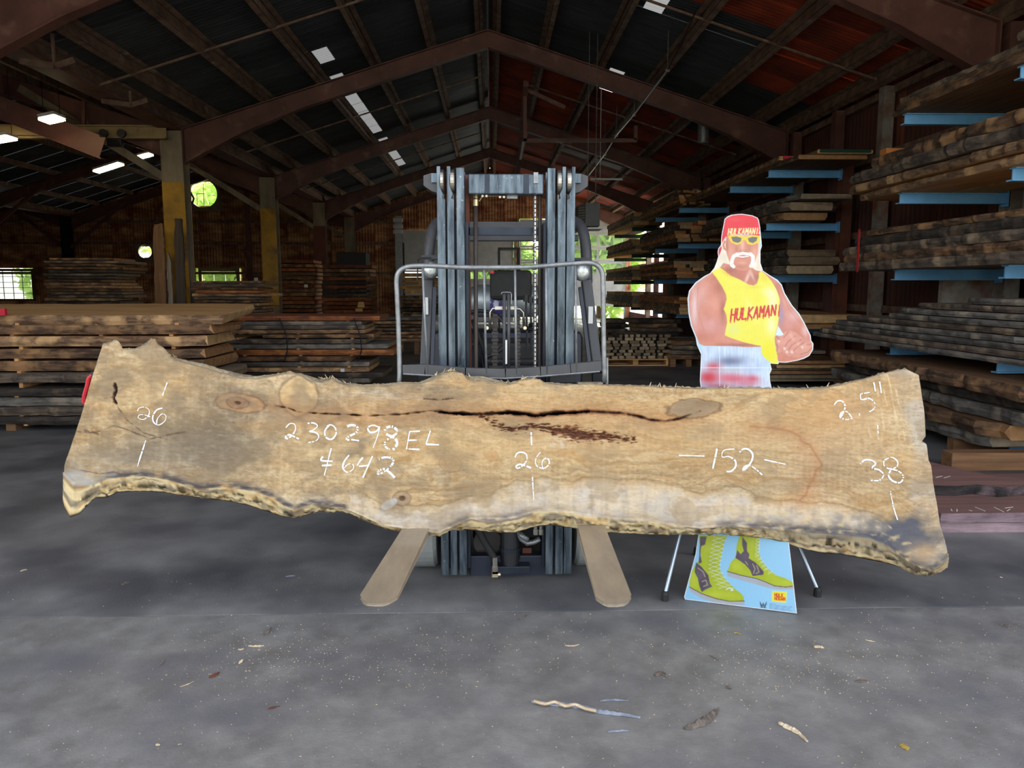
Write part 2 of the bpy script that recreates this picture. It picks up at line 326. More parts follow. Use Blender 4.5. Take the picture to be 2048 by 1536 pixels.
for sgn in (-1, 1):
    for ri, (a, b) in enumerate(ROWS):
        y = 3.1; k = 0
        while y < YE-.1:
            z = ZR + .2 - SLP*a + (.012 if ri == 0 else (.006 if ri == 1 else 0)) + (.004 if k % 2 else 0)
            px, py = proj((XR+sgn*(a+b)/2, y, z-SLP*(b-a)/2))
            mk = 'roof_dark' if sgn < 0 else ('roof_dark' if (inpoly(px, py, darkpatch) or (ri == 0 and y < 16) or random.random() < .08 or (ri==1 and 11.5 < y < 14)) else 'roof_rust')
            me_ = base[(ri, mk)]; hit = [q for q in STR if q[0] == sgn and a < q[1] and q[1]+q[4] < b and q[2] <= y < q[3]]
            if hit:
                g0, g1 = (hit[0][1]-a)/math.cos(th), (hit[0][1]+hit[0][4]-a)/math.cos(th); key = (ri, mk, round(g0, 3))
                if key not in base: base[key] = sheet_mesh((b-a)/math.cos(th), .84, gap=(g0, g1)); base[key].materials.append(G[mk]); base[key+('f',)] = sheet_mesh(g1-g0+.06, .84, amp=.014); base[key+('f',)].materials.append(G['fibreglass'])
                me_ = base[key]
            o = bpy.data.objects.new('roof_sheet', me_); COL.objects.link(o); o.parent = ceil
            if hit:
                f_ = bpy.data.objects.new('skylight_strip', base[key+('f',)]); COL.objects.link(f_); f_.parent = ceil; f_.location = Vector((XR+sgn*(hit[0][1]-.03), y, z+.012-SLP*(hit[0][1]-.03-a))) - Vector((XR, 18, ZR))
                f_.rotation_euler = (Matrix.Rotation(math.pi if sgn < 0 else 0, 3, 'Z') @ Matrix.Rotation(th, 3, 'Y')).to_euler()
            o.location = Vector((XR+sgn*a, y, z)) - Vector((XR, 18, ZR))
            R = Matrix.Rotation(math.pi if sgn < 0 else 0, 3, 'Z') @ Matrix.Rotation(th, 3, 'Y') @ Matrix.Rotation(random.uniform(-.012, .012), 3, 'X')
            o.rotation_euler = R.to_euler(); y += .79; k += 1
# left bays: long sheets
for xr in (XR, XR-2*HW, XR-4*HW):
    mb = MB(); mb.prism([(xr-.3, 3, ZR+.17), (xr, 3, ZR+.26), (xr+.3, 3, ZR+.17), (xr+.3, 3, ZR+.175), (xr, 3, ZR+.27), (xr-.3, 3, ZR+.175)], (0, YE-3, 0)); mb.build('ridge_cap', G['roof_dark'], parent=ceil)
cl = empty('ceiling_left_bays', (-17.6, 18, ZR), kind='structure')
lm = sheet_mesh(5.95/math.cos(th), 1.24, pitch=.155); lm.materials.append(G['roof_dark'])
for xr in (XR-2*HW, XR-4*HW):
    for sgn in (-1, 1):
        y = 3.4
        while y < YE+.4:
            o = bpy.data.objects.new('roof_sheet', lm); COL.objects.link(o); o.parent = cl
            o.location = Vector((xr, y, ZR+.2)) - Vector((-17.6, 18, ZR))
            R = Matrix.Rotation(math.pi if sgn < 0 else 0, 3, 'Z') @ Matrix.Rotation(th, 3, 'Y'); o.rotation_euler = R.to_euler(); y += 1.21
# --- I-section rafters with haunches
def rafter(xa, za, xe, ze, y, d0=.30, d1=.62, fw=.17):
    """web + flanges as one member from the ridge (xa) to the column (xe); local origin left to build()"""
    mb = MB(); ts = [0, .35, .62, .8, 1]; ds = [d0, d0, d0*1.05, d0*1.35, d1]
    for k in range(4):
        p = [(xa+(xe-xa)*ts[k+j], za+(ze-za)*ts[k+j], ds[k+j]) for j in (0, 1)]
        for (yo, yw) in ((0, .012),):
            mb.add([(p[0][0], y-yw, p[0][1]-p[0][2]), (p[1][0], y-yw, p[1][1]-p[1][2]), (p[1][0], y-yw, p[1][1]), (p[0][0], y-yw, p[0][1]),
                    (p[0][0], y+yw, p[0][1]-p[0][2]), (p[1][0], y+yw, p[1][1]-p[1][2]), (p[1][0], y+yw, p[1][1]), (p[0][0], y+yw, p[0][1])],
                   [(0, 1, 2, 3), (7, 6, 5, 4)])
        for o in (0, 1):
            a = Vector((p[0][0], y, p[0][1]-p[0][2]*o)); b = Vector((p[1][0], y, p[1][1]-p[1][2]*o)); mb.bar(a, b, fw, .018)
    mb.bar((xe, y, ze+.02), (xe, y, ze-d1-.02), .02, fw, up=(0, 1, 0))
    return mb
ordn = ['nearest', 'second', 'third', 'fourth', 'fifth', 'farthest']
for i, y in enumerate(YF):
    for s, nm in ((-1, 'left'), (1, 'right')):
        xe = XR+s*(HW-.17)
        mb = rafter(XR, ZR, xe, ZR-SLP*(HW-.17), y)
        tag(mb.build('rafter', G['steel_brown']), f'brown steel haunched rafter on the {nm} slope, {ordn[i]} frame of the main bay', 'beam', 'haunched rafters of the main bay')
    if i:
        for xr in (XR-2*HW, XR-4*HW):
            for s in (-1, 1):
                mb = rafter(xr, ZR, xr+s*(HW-.17), ZR-SLP*(HW-.17), y, d1=.5)
                tag(mb.build('rafter', G['steel_brown']), f'dark brown rafter, {"right" if s > 0 else "left"} slope of the {"first" if xr > -15 else "second"} side bay, {ordn[i]} frame', 'beam', 'rafters of the side bays')
# ridge tie: apex splice plates, part of trim
# --- purlins
for s, nm in ((-1, 'left'), (1, 'right')):
    for j, off in enumerate((.16, 1.05, 2.1, 3.1, 4.15, 5.15, 5.7)):
        z = ZR-SLP*off+.012; mb = MB(); x = XR+s*off; d = Vector((s, 0, -SLP)).normalized()*.035; u = Vector((s*SLP, 0, 1)).normalized()
        y0, y1 = 3.0, YE-.05
        # zed section: web and two lips
        mb.bar((x, y0, z+.09), (x, y1, z+.09), .012, .17, up=u)
        mb.bar(Vector((x, y0, z+.01))+d, Vector((x, y1, z+.01))+d, .08, .012, up=u)
        mb.bar(Vector((x, y0, z+.175))-d, Vector((x, y1, z+.175))-d, .08, .012, up=u)
        tag(mb.build('purlin', G['purlin']), f'rusty steel purlin, {["first","second","third","fourth","fifth","sixth","lowest"][j]} down from the ridge on the {nm} slope', 'beam', 'purlins of the main roof')
for xr in (XR-2*HW, XR-4*HW):
    for s in (-1, 1):
        for off in (.2, 1.6, 3.1, 4.5, 5.6):
            z = ZR-SLP*off; mb = MB(); x = xr+s*off; mb.bar((x, 6, z+.1), (x, YE-.1, z+.1), .07, .17)
            tag(mb.build('purlin', G['purlin']), f'dark purlin on the {"right" if s > 0 else "left"} slope of the {"first" if xr > -15 else "second"} side bay, {ORD[int(off//1.1)]} from the ridge', 'beam', 'purlins of the side bays')
# sag rods across purlins
for y, s, a, b in ((11.9, -1, .2, 5.7), (18.0, -1, .2, 5.7), (24.2, -1, .2, 5.6), (11.4, 1, .9, 5.6), (17.8, 1, .9, 5.6), (24.3, 1, .9, 5.6)):
    mb = MB(); mb.bar((XR+s*a, y, ZR-SLP*a+.02), (XR+s*b, y, ZR-SLP*b+.02), .028, .03)
    tag(mb.build('sag_rod', G['purlin']), f'thin brace across the purlins {"left" if s < 0 else "right"} slope at {"near" if y < 13 else "middle" if y < 20 else "far"} bay', 'brace')
# --- columns of the left line
def hcol(mb, x, y, z0, z1, w=.40, dp=.32, t=.02):
    mb.box((x-w/2, y-dp/2, z0), (x+w/2, y-dp/2+t, z1)); mb.box((x-w/2, y+dp/2-t, z0), (x+w/2, y+dp/2, z1)); mb.box((x-t/2, y-dp/2+t, z0), (x+t/2, y+dp/2-t, z1))
    mb.box((x-w/2, y-dp/2, z1), (x+w/2, y+dp/2, z1+.02)); mb.box((x-w/2-.05, y-dp/2-.05, z0), (x+w/2+.05, y+dp/2+.05, z0+.03))
XC = XR-HW-.02
nmc = {1: 'nearest column of the left line', 2: 'tall yellow painted column nearest the camera in view', 3: 'second yellow column, behind the first', 4: 'column with a red painted band', 5: 'grey column near the end wall'}
for i in range(1, 6):
    y = YF[i]-(.15 if i == 5 else 0); rt = empty('steel_column', (XC, y, 0), f'grey steel H-column, {nmc[i]}', 'column', 'columns between main bay and side bay')
    mb = MB(); hcol(mb, XC, y, 0, 4.33); mb.build('shaft', G['col_grey'], parent=rt)
    if i < 5:
        mb = MB(); z0, z1 = (.9, 3.42) if i < 4 else (1.9, 3.72)
        if i == 4: z0 = 1.75; z1 = 3.55
        if i == 3: z1 = 3.55
        mb.box((XC-.203, y-.163, z0), (XC+.203, y-.1405, z1)); mb.box((XC+.0105, y-.14, z0), (XC+.013, y+.14, z1)); mb.box((XC-.203, y+.1405, z0), (XC+.203, y+.163, z1))
        mb.build('painted_band', G['col_red' if i == 4 else 'col_yellow'], parent=rt, label=('dull red' if i == 4 else 'mustard yellow')+' painted band')
    if i >= 2:
        mb = MB(); mb.bar((XC-2.75, y, 5.12), (XC-.16, y, 3.5), .12, .14); tag(mb.build('knee_brace', G['col_grey']), f'grey diagonal knee brace running up left from the {["","","nearest yellow","second yellow","red banded","last grey"][i]} column', 'brace')
for i in range(1, 6):
    y = YF[i]-.15; x = XC-2*HW; mb = MB(); hcol(mb, x, y, 0, 4.33, .36, .3); tag(mb.build('steel_column', G['mast_dark']), f'dark column in the far left line, {ordn[i]} frame', 'column', 'columns of the far left line')
    for s in (-1, 1):
        mb = MB(); mb.bar((x+s*2.6, y, 5.05), (x+s*.15, y, 3.1), .1, .12); tag(mb.build('knee_brace', G['steel_brown']), f'brown knee brace on the {"left" if s < 0 else "right"} of the far left column, {ordn[i]} frame', 'brace', 'braces of the far left line')
# longitudinal eave strut on top of columns + gutter valley
mb = MB(); mb.bar((XC, 3, 4.42), (XC, YE-.1, 4.42), .36, .1); tag(mb.build('trim_1', G['steel_brown']), kind='structure')
mb = MB(); mb.bar((XC-2*HW, 3, 4.42), (XC-2*HW, YE-.1, 4.42), .36, .1); tag(mb.build('trim_2', G['steel_brown']), kind='structure')
# crane beam, trolley, brown jib, posts (left, nearest frame)
cb = MB(); y = 14.72; z = at(200, 265, y).z
cb.box((-12, y-.07, z+.10), (XC-.02, y+.07, z+.125)); cb.box((-12, y-.07, z-.11), (XC-.02, y+.07, z-.085)); cb.box((-12, y-.008, z-.085), (XC-.02, y+.008, z+.10))
tag(cb.build('crane_beam', G['beam_cream']), 'cream I-beam running left from the top of the nearest yellow column', 'beam')
tr = empty('beam_trolley', (at(232, 268, y).x, y, z-.3), 'dark beam trolley hanging on the cream crane beam', 'trolley'); x = WL[tr.name].x
mb = MB(); mb.box((x-.14, y-.12, z-.26), (x+.14, y+.0, z-.12)); mb.build('body', G['black'], parent=tr, bevel=.02)
for k in (-.16, .16):
    mb = MB(); mb.tube([(x+k, y-.16, z+.02-.06), (x+k, y-.1, z+.02-.06)], .075, 14); mb.build('wheel', G['black'], parent=tr)
mb = MB(); a = at(-90, 180, 13.9); b = at(205, 296, 13.9); up = Vector((0, 0, 1))
for o, w, h in ((0, .015, .38), (.19, .16, .02), (-.19, .16, .02)): mb.bar(a+up*o, b+up*o, w, h)
tag(mb.build('jib_beam', G['steel_brown']), 'heavy brown I-beam sloping down to a bolted end below the left bay lamps', 'beam')
for px, p0, p1 in ((168, 178, 252), (4, 130, 206)):
    mb = MB(); a = at(px, p0, 14.72); b = at(px, p1, 14.72); mb.bar(a, b, .06, .06)
    tag(mb.build('hanger_post', G['steel_brown']), f'short vertical hanger post above the cream beam, {"with foot gusset" if px > 50 else "at the picture edge"}', 'post')
mb = MB(); mb.prism([at(154, 254, 14.74), at(184, 254, 14.74), at(169, 236, 14.74)], (0, .02, 0)); mb.build('gusset', G['steel_brown'], label=None); bpy.context.view_layer.update()
g_ = bpy.data.objects['gusset']; p_ = bpy.data.objects['hanger_post']; g_.parent = p_; g_.location = g_.location - p_.location
# --- walls
def wallsheets(root, y, x0, x1, z0, ztop, step, mk, holes, pitch=.12, rows=None, amp=.012):
    x = x0
    while x < x1-.01:
        w = min(step, x1-x); zs = rows or [z0, 1.8, 3.35, 9]
        for r in range(len(zs)-1):
            vs = []; fs = []; n = int(round(w/pitch*4)); za = zs[r]; nr = max(1, int(math.ceil((min(zs[r+1]+.04, 6.6)-za)/.26)))
            zz = [za+(min(zs[r+1]+.04, 6.6)-za)*k/nr for k in range(nr+1)]; keep = []
            for k, z in enumerate(zz):
                for i in range(n+1):
                    xx = x+(w+.03)*i/n; zt = min(z, roofz(xx)+.25) if ztop else z
                    vs.append((xx, y+amp*math.sin(2*math.pi*i/4)+.006*r, zt))
            for k in range(nr):
                for i in range(n):
                    xc = x+w*(i+.5)/n; zc = (zz[k]+zz[k+1])/2
                    if ztop and zz[k] > roofz(xc)+.24: continue
                    if any(a < xc < b and c < zc < d for a, b, c, d in holes): continue
                    q = k*(n+1)+i; fs.append((q, q+1, q+n+2, q+n+1))
            if not fs: continue
            mb = MB(); mb.v = vs; mb.f = fs; mb.m = [0]*len(fs); mb.build('wall_sheet', G[mk], parent=root, smooth=True)
        x += step
# openings in the end wall
rw = at(408, 388, YE); sq = at(405, 554, YE); lw = at(22, 570, YE); hole2 = at(292, 503, YE)
dz = at(1000, 437, YE).z; dzA = at(900, 459, YE).z; dA = (at(806, 500, YE).x, at(1026, 500, YE).x); dB = (at(1040, 500, YE).x, at(1247, 500, YE).x)
holes = [(rw.x-.56, rw.x+.56, rw.z-.56, rw.z+.56), (sq.x-.75+.6-.13, sq.x+.75+1.0-.13, sq.z-.26, sq.z+.26), (lw.x-1.6, lw.x+.95, lw.z-.6, lw.z+.6), (hole2.x-.32, hole2.x+.32, hole2.z-.32, hole2.z+.32),
         (dA[0]-.05, dA[1]+.05, -1, dzA), (dB[0]-.05, dB[1]+.05, -1, dz)]
wb = empty('wall_back', (-8, YE, 0), kind='structure')
wallsheets(wb, YE, -23.4, 6.0, 0, True, .92, 'wall_rust', holes)
wr = empty('wall_right', (6.0, 18, 0), kind='structure')
for k, zlo, zhi in [(k, 0, 4.5) for k in range(26)]+[(k, 0, .4) for k in range(26, 33)]+[(k, 4.2, 4.5) for k in range(26, 33)]:  # far end left open, widened to let sun brighten the back
    y = 3.1+k*.92; vs = []; fs = []; n = 30
    for z in (zlo, zhi):
        for i in range(n+1): vs.append((6.0+.014*math.sin(math.pi*i/2), y+.93*i/n, z))
    for i in range(n): fs.append((i, i+1, i+n+2, i+n+1))
    mb = MB(); mb.v = vs; mb.f = fs; mb.m = [0]*n; mb.build('wall_sheet', G['wall_dark'], parent=wr, smooth=True)
for i, (y, a, b) in enumerate(((3.0, -23.4, -6.3),)):
    mb = MB(); mb.box((a, y-.02, 0), (b, y, 5.6)); tag(mb.build('wall_front_unseen', G['wall_dark']), kind='structure')  # unseen wall, extended this far to keep light off the left bays
mb = MB(); mb.box((-23.45, 3, 0), (-23.4, YE, 6.6)); tag(mb.build('wall_left', G['wall_dark']), kind='structure')
mb = MB(); mb.prism([(-6.0, 2.98, 4.55), (6.0, 2.98, 4.55), (6.0, 2.98, 4.6), (XR, 2.98, 6.35), (-6.0, 2.98, 4.6)], (0, .04, 0)); tag(mb.build('wall_front_unseen', G['wall_dark']), kind='structure')
for k, z in enumerate((2.05, 3.3, 4.2)):
    mb = MB(); mb.box((-23.3, YE-.12, z-.05), (dA[0]-.3, YE-.02, z+.05)); tag(mb.build('trim_%d' % (3+k), G['purlin']), kind='structure')
for k, z in enumerate((1.15, 2.3, 3.45, 4.35)):
    mb = MB(); mb.box((5.88, 3.2, z-.05), (5.98, YE-.1, z+.06)); tag(mb.build('trim_%d' % (6+k), G['purlin']), kind='structure')
for k, px in enumerate((497, 800)):
    x = at(px, 480, YE-.15).x; mb = MB(); mb.box((x-.1, YE-.2, 0), (x+.1, YE-.02, roofz(x))); tag(mb.build('trim_%d' % (10+k), G['steel_brown']), kind='structure')
for i, y in enumerate((6.2, 7.7, 8.85, 11.6, 13.2, 15, 21.15, 27.3)):
    mb = MB(); mb.box((5.74, y-.08, 0), (5.9, y+.08, 4.4)); tag(mb.build('wall_post', G['rack_grey' if i in (1, 3) else 'steel_brown']), f'{"pale" if i in (1,3) else "dark brown"} wall post on the right siding, {["first","second","third","fourth","fifth","sixth","seventh","last"][i]} from the front', 'post', 'posts on the right wall')
# windows
def ring_window(c, r, half, name):
    rt = empty(name, (c.x, YE-.06, c.z-half), kind='structure')
    n = 48; vs = []; fs = []
    for yy in (YE-.10, YE+.02):
        for k in range(n):
            t = 2*math.pi*k/n; ct, st = math.cos(t), math.sin(t); m = half/max(abs(ct), abs(st))
            vs.append((c.x+r*ct, yy, c.z+r*st)); vs.append((c.x+m*ct, yy, c.z+m*st))
    for k in range(n):
        a, b, c_, d = 2*k, 2*k+1, (2*k+3) % (2*n), (2*k+2) % (2*n)
        fs += [(a, d, c_, b), (a+2*n, b+2*n, c_+2*n, d+2*n), (a, a+2*n, d+2*n, d), (b, c_, c_+2*n, b+2*n)]
    mb = MB(); mb.add(vs, fs); mb.build('window_frame', G['col_grey'], parent=rt)
    return rt
w1 = ring_window(rw, .575, .70, 'window_1')
mb = MB(); mb.bar(rw+Vector((0, -.05, .56)), rw+Vector((0, -.05, -.56)), .02, .02); mb.bar(rw+Vector((-.3, -.05, 0)), rw+Vector((.05, -.05, 0)), .02, .02, up=(0, 1, 0)); mb.bar(rw+Vector((-.28, -.05, 0)), rw+Vector((-.28, -.05, -.48)), .02, .02); mb.build('grille', G['black'], parent=w1)
mb = MB(); mb.tube([rw+Vector((-.55, -.2, .55)), rw+Vector((-.5, -.2, .1)), rw+Vector((-.36, -.2, -.2)), rw+Vector((-.46, -.2, -.5))], .045, 8); mb.build('hose', G['black'], parent=w1)
ring_window(hole2, .28, .42, 'window_2')
def rect_window(name, x0, x1, z0, z1, nx, nz, fm, fw, mt=.02, ext=None):
    rt = empty(name, ((x0+x1)/2, YE-.05, z0), kind='structure'); mb = MB()
    for a, b in (((x0-fw, z0-fw), (x1+fw, z0)), ((x0-fw, z1), (x1+fw, z1+fw)), ((x0-fw, z0), (x0, z1)), ((x1, z0), (x1+fw, z1))):
        mb.box((a[0], YE-.08, a[1]), (b[0], YE+.02, b[1]))
    mb.build('window_frame', fm, parent=rt); mb = MB()
    for i in range(1, nx): x = x0+(x1-x0)*i/nx; mb.box((x-mt/2, YE-.05, z0), (x+mt/2, YE-.02, z1))
    for i in range(1, nz): z = z0+(z1-z0)*i/nz; mb.box((x0, YE-.05, z-mt/2), (x1, YE-.02, z+mt/2))
    if mb.v: mb.build('muntins', G['black'] if nx > 3 else G['paper'], parent=rt)
    for i in range(nx):
        for j in range(nz):
            p = MB(); xa = x0+(x1-x0)*i/nx; za = z0+(z1-z0)*j/nz; p.box((xa, YE-.036, za), (xa+(x1-x0)/nx, YE-.032, za+(z1-z0)/nz)); p.build('pane', G['glass'], parent=rt)
    return rt
rect_window('window_3', at(405, 554, YE).x, at(474, 554, YE).x, sq.z-.24, sq.z+.24, 3, 1, G['beam_cream'], .14)
rect_window('window_4', lw.x-1.5, at(66, 570, YE).x, lw.z-.58, lw.z+.58, 6, 5, G['steel_brown'], .1)
# garage doors
WHT = G['white_dirty']
def gdoor(name, x0, x1, rowsz, wrows, nx):
    rt = empty(name, ((x0+x1)/2, YE-.05, 0), kind='structure')
    for k in range(len(rowsz)-1):
        z0, z1 = rowsz[k], rowsz[k+1]
        if k in wrows:
            fr = MB(); b = .09
            fr.box((x0, YE-.08, z0+.01), (x1, YE-.03, z0+b)); fr.box((x0, YE-.08, z1-b), (x1, YE-.03, z1-.01))
            for i in range(nx+1):
                x = x0+(x1-x0)*i/nx; fr.box((max(x0, x-.05), YE-.08, z0+b), (min(x1, x+.05), YE-.03, z1-b))
            f_ = fr.build('door_panel', WHT, parent=rt)
            for i in range(nx):
                p = MB(); p.box((x0+(x1-x0)*i/nx+.05, YE-.06, z0+b), (x0+(x1-x0)*(i+1)/nx-.05, YE-.055, z1-b)); p.build('pane', G['glass'], parent=f_)
        else:
            p = MB(); p.box((x0, YE-.08, z0+.002), (x1, YE-.03, z1+.012)); p.build('door_panel', WHT, parent=rt, bevel=.01)
    for x in (x0, x1):
        for z in rowsz[1:-1]:
            h = MB(); h.box((x-.06 if x == x0 else x-.0, YE-.12, z-.06), (x+.0 if x == x0 else x+.06, YE-.08, z+.06)); h.build('hinge', G['steel'], parent=rt)
    mb = MB()
    for x in (x0-.1, x1+.04): mb.box((x, YE-.14, 0), (x+.06, YE-.05, rowsz[-1]))
    mb.build('track', G['galv'], parent=rt); return rt
def zz(py): return at(1200, py, YE).z
gdoor('door_1', dA[0], dA[1], [0, zz(600), zz(562), zz(540), zz(505), zz(462)], (2,), 5)
gdoor('door_2', dB[0], dB[1], [zz(612), zz(580), zz(551), zz(523), zz(496), zz(466), zz(440)], (2, 3, 4), 4)
mb = MB(); mb.bar((dB[1]+.1, YE-.2, dz-.05), at(1276, 420, YE-5), .07, .09); tag(mb.build('door_track', G['white']), 'white overhead door track sloping toward the right racks', 'track')
# trees and yard beyond
def tree(x, y, h, r, lab):
    rt = empty('tree', (x, y, -.2), lab, 'tree', 'trees outside the back windows'); mb = MB(); mb.tube([(x, y, -.2), (x+.1, y, h*.35), (x-.1, y+.1, h*.7)], [.25, .18, .08], 8); mb.build('trunk', G['trunk'], parent=rt)
    n = 5200; c = RS.randn(n, 3); c /= np.linalg.norm(c, axis=1)[:, None]; rad = RS.rand(n)**.4
    c *= (rad*(1+.3*np.sin(c[:, 0]*5)*np.cos(c[:, 2]*6)))[:, None]; c = c*np.array([r, r, h*.48])+np.array([x, y, h*.5])
    a = RS.randn(n, 3)*.16; b = RS.randn(n, 3)*.16; v = np.stack([c-a, c+b, c+a, c-b], 1).reshape(-1, 3)
    mb = MB(); mb.v = [tuple(p) for p in v.tolist()]; mb.f = [(4*i, 4*i+1, 4*i+2, 4*i+3) for i in range(n)]; mb.m = [0]*n
    o = mb.build('foliage', G['leafy'], parent=rt); o['kind'] = 'stuff'
tree(-14, 43, 8.5, 4.2, 'leafy green tree seen through the round window')
tree(5.8, 41, 8, 2.6, 'leafy green tree seen through the windowed garage door')
tree(.2, 42, 8, 2.6, 'leafy green tree behind the left garage door')
tree(-23.5, 45, 7.5, 3.4, 'leafy green tree seen through the grid window at the far left')
# ================================================================ LAMPS
lampm = G['lamp']
def striplamp(px0, py0, px1, py1, Y, label, Y2=None):
    a = at(px0, py0, Y); b = at(px1, py1, Y2 or Y); rt = empty('ceiling_lamp', (a+b)/2, label, 'ceiling lamp', 'high bay strip lamps')
    mb = MB(); mb.bar(a+Vector((0, 0, .05)), b+Vector((0, 0, .05)), .36, .05); mb.build('housing', G['white'], parent=rt)
    mb = MB(); mb.bar(a, b, .32, .03); mb.build('diffuser', lampm, parent=rt)
    mb = MB()
    for q in (a, b): mb.tube([q+Vector((0, 0, .06)), (q.x, q.y, roofz(q.x)+.1)], .006, 5)
    mb.build('hanger_wire', G['black'], parent=rt)
striplamp(88, 243, 120, 236, 13.1, 'bright square lamp glowing above the brown jib beam')
striplamp(-25, 284, 24, 276, 14.2, 'bright lamp cut by the left picture edge')
striplamp(192, 344, 242, 328, 20.5, 'long strip lamp glowing left of the grey knee brace')
striplamp(268, 318, 302, 309, 22.5, 'strip lamp glowing between knee brace and yellow column')
# ================================================================ HERO SLAB
Y0, ZS0, LEAN = 3.34, .43, .13
def slabpt(px, py, dp=0):
    """pixel of the photograph -> point on the slab's sawn face (a leaning plane), dp metres towards the viewer"""
    px = np.asarray(px, float); py = np.asarray(py, float)
    cx, cy = (px-1024)/FL, -(py-768)/FL; M = np.array(CR)
    d = np.stack([M[i, 0]*cx+M[i, 1]*cy-M[i, 2] for i in range(3)], -1)
    # plane: y - LEAN*z = Y0 - LEAN*ZS0
    t = (Y0-LEAN*ZS0+LEAN*CH)/(d[..., 1]-LEAN*d[..., 2])
    P = d*t[..., None]; P[..., 2] += CH
    nrm = np.array([0, -1, LEAN]); nrm = nrm/np.linalg.norm(nrm)
    return P + nrm*np.asarray(dp)[..., None]
TOP = [(205,690),(215,687),(232,680),(238,686),(244,697),(256,699),(272,697),(288,694),(296,686),(302,677),(308,677),(315,690),(330,699),(340,715),(352,724),(380,729),(410,737),(440,747),(480,757),(510,759),(540,754),(560,750),(580,748),(600,751),(615,760),(640,766),(655,764),(664,757),(670,763),(685,770),(720,774),(770,772),(800,768),(840,768),(865,762),(885,748),(905,743),(925,747),(935,759),(945,763),(965,764),(990,769),(1020,770),(1040,762),(1065,758),(1080,759),(1090,768),(1130,771),(1180,769),(1230,772),(1290,773),(1325,776),(1329,769),(1333,776),(1400,778),(1500,777),(1600,779),(1650,777),(1690,769),(1730,759),(1760,749),(1790,742),(1812,738)]
BOT = [(127,945),(150,970),(185,968),(213,956),(283,951),(334,958),(397,977),(451,973),(506,981),(541,993),(569,1011),(588,1019),(623,1008),(686,1015),(725,1032),(764,1050),(820,1058),(876,1066),(895,1058),(917,1046),(941,1037),(978,1044),(1022,1036),(1077,1021),(1124,1021),(1165,1029),(1232,1038),(1300,1041),(1361,1053),(1402,1056),(1452,1051),(1500,1054),(1563,1058),(1629,1065),(1700,1070),(1738,1074),(1780,1092),(1811,1118),(1840,1136),(1866,1138),(1888,1122),(1896,1108)]
OUT = [(121,985),(128,1012),(140,1035),(160,1028),(182,1005),(192,996),(215,995),(235,985),(290,982),(330,985),(370,992),(420,998),(460,1003),(500,1012),(540,1025),(565,1033),(590,1037),(620,1028),(650,1020),(700,1025),(745,1042),(770,1055),(820,1063),(878,1071),(893,1063),(905,1056),(940,1060),(985,1065),(1030,1066),(1060,1056),(1100,1050),(1140,1055),(1180,1062),(1240,1067),(1300,1070),(1380,1069),(1440,1068),(1490,1073),(1540,1078),(1570,1086),(1600,1096),(1640,1106),(1680,1109),(1720,1116),(1770,1126),(1800,1134),(1830,1149),(1860,1151),(1880,1146),(1895,1136),(1899,1112)]
OUTT = [(x, y) for x, y in [(206,689),(232,681),(245,697),(272,697),(303,678),(315,689),(340,712),(380,722),(410,728),(440,737),(480,747),(510,752),(540,749),(575,744),(600,746),(640,758),(664,754),(685,764),(720,769),(770,767),(800,764),(840,764),(885,743),(905,740),(935,752),(965,752),(985,757),(1020,766),(1045,757),(1065,755),(1090,764),(1130,768),(1230,769),(1330,773),(1400,775),(1600,776),(1650,773),(1690,765),(1730,756),(1790,741),(1812,738)]]
def interp(P, x): a = np.array(P, float); return np.interp(x, a[:, 0], a[:, 1])
RT = [(738, 1812), (750, 1838), (790, 1843), (830, 1849), (866, 1851), (880, 1841), (888, 1853), (920, 1857), (930, 1862), (960, 1866), (1050, 1880), (1080, 1889), (1110, 1897)]
LT = [(690, 205), (735, 190), (800, 171), (870, 150), (930, 129), (950, 124)]
NU, NV = 860, 190
u = np.linspace(0, 1, NU)[None, :]; v = np.linspace(0, 1, NV)[:, None]
XT = 205+(1812-205)*u; XB = 127+(1896-127)*u
X = XT*(1-v)+XB*v; yt = interp(TOP, XT); yb = interp(BOT, XB); Yp = yt*(1-v)+yb*v
# sharpen the real end outlines (saw-cut left end, notched right end)
lx = np.interp(Yp, [p[0] for p in LT], [p[1] for p in LT]); rx = np.interp(Yp, [p[0] for p in RT], [p[1] for p in RT])
wl = np.clip(1-u/.06, 0, 1)**2; wr_ = np.clip(1-(1-u)/.03, 0, 1)**2
X = X + (lx-X[:, :1])*wl + (rx-X[:, -1:])*wr_
N_ = lambda s, fx, fy, o=5: fbm(X*fx, Yp*fy, s, o)
def dseg(P):
    d = np.full(X.shape, 1e9); tt = np.zeros(X.shape); n = len(P)-1
    for i in range(n):
        a = np.array(P[i], float); b = np.array(P[i+1], float); ab = b-a
        t = np.clip(((X-a[0])*ab[0]+(Yp-a[1])*ab[1])/(ab@ab), 0, 1)
        dd = np.hypot(X-a[0]-t*ab[0], Yp-a[1]-t*ab[1]); m = dd < d; d = np.where(m, dd, d); tt = np.where(m, (i+t)/n, tt)
    return d, tt
def gau(cx, cy, rx_, ry, ang=0):
    c, s = math.cos(ang), math.sin(ang); dx = X-cx; dy = Yp-cy; return np.exp(-(((dx*c+dy*s)/rx_)**2+((-dx*s+dy*c)/ry)**2))
C = np.zeros(X.shape+(3,)); H = np.zeros(X.shape)
def mix(m, col):
    global C; m = np.clip(m, 0, 1)[..., None]; C = C*(1-m)+np.array(col, float)*m
C += np.array((196, 170, 128.))
warp = (N_(3, .006, .012)-.5)*90; grain = fbm(X*.004+warp*.01, (Yp+warp)*.09, 11, 5)
mix((grain-.43)*3.0, (164, 126, 78)); mix((fbm(X*.002, (Yp+warp)*.05, 23, 4)-.52)*3, (214, 190, 150))
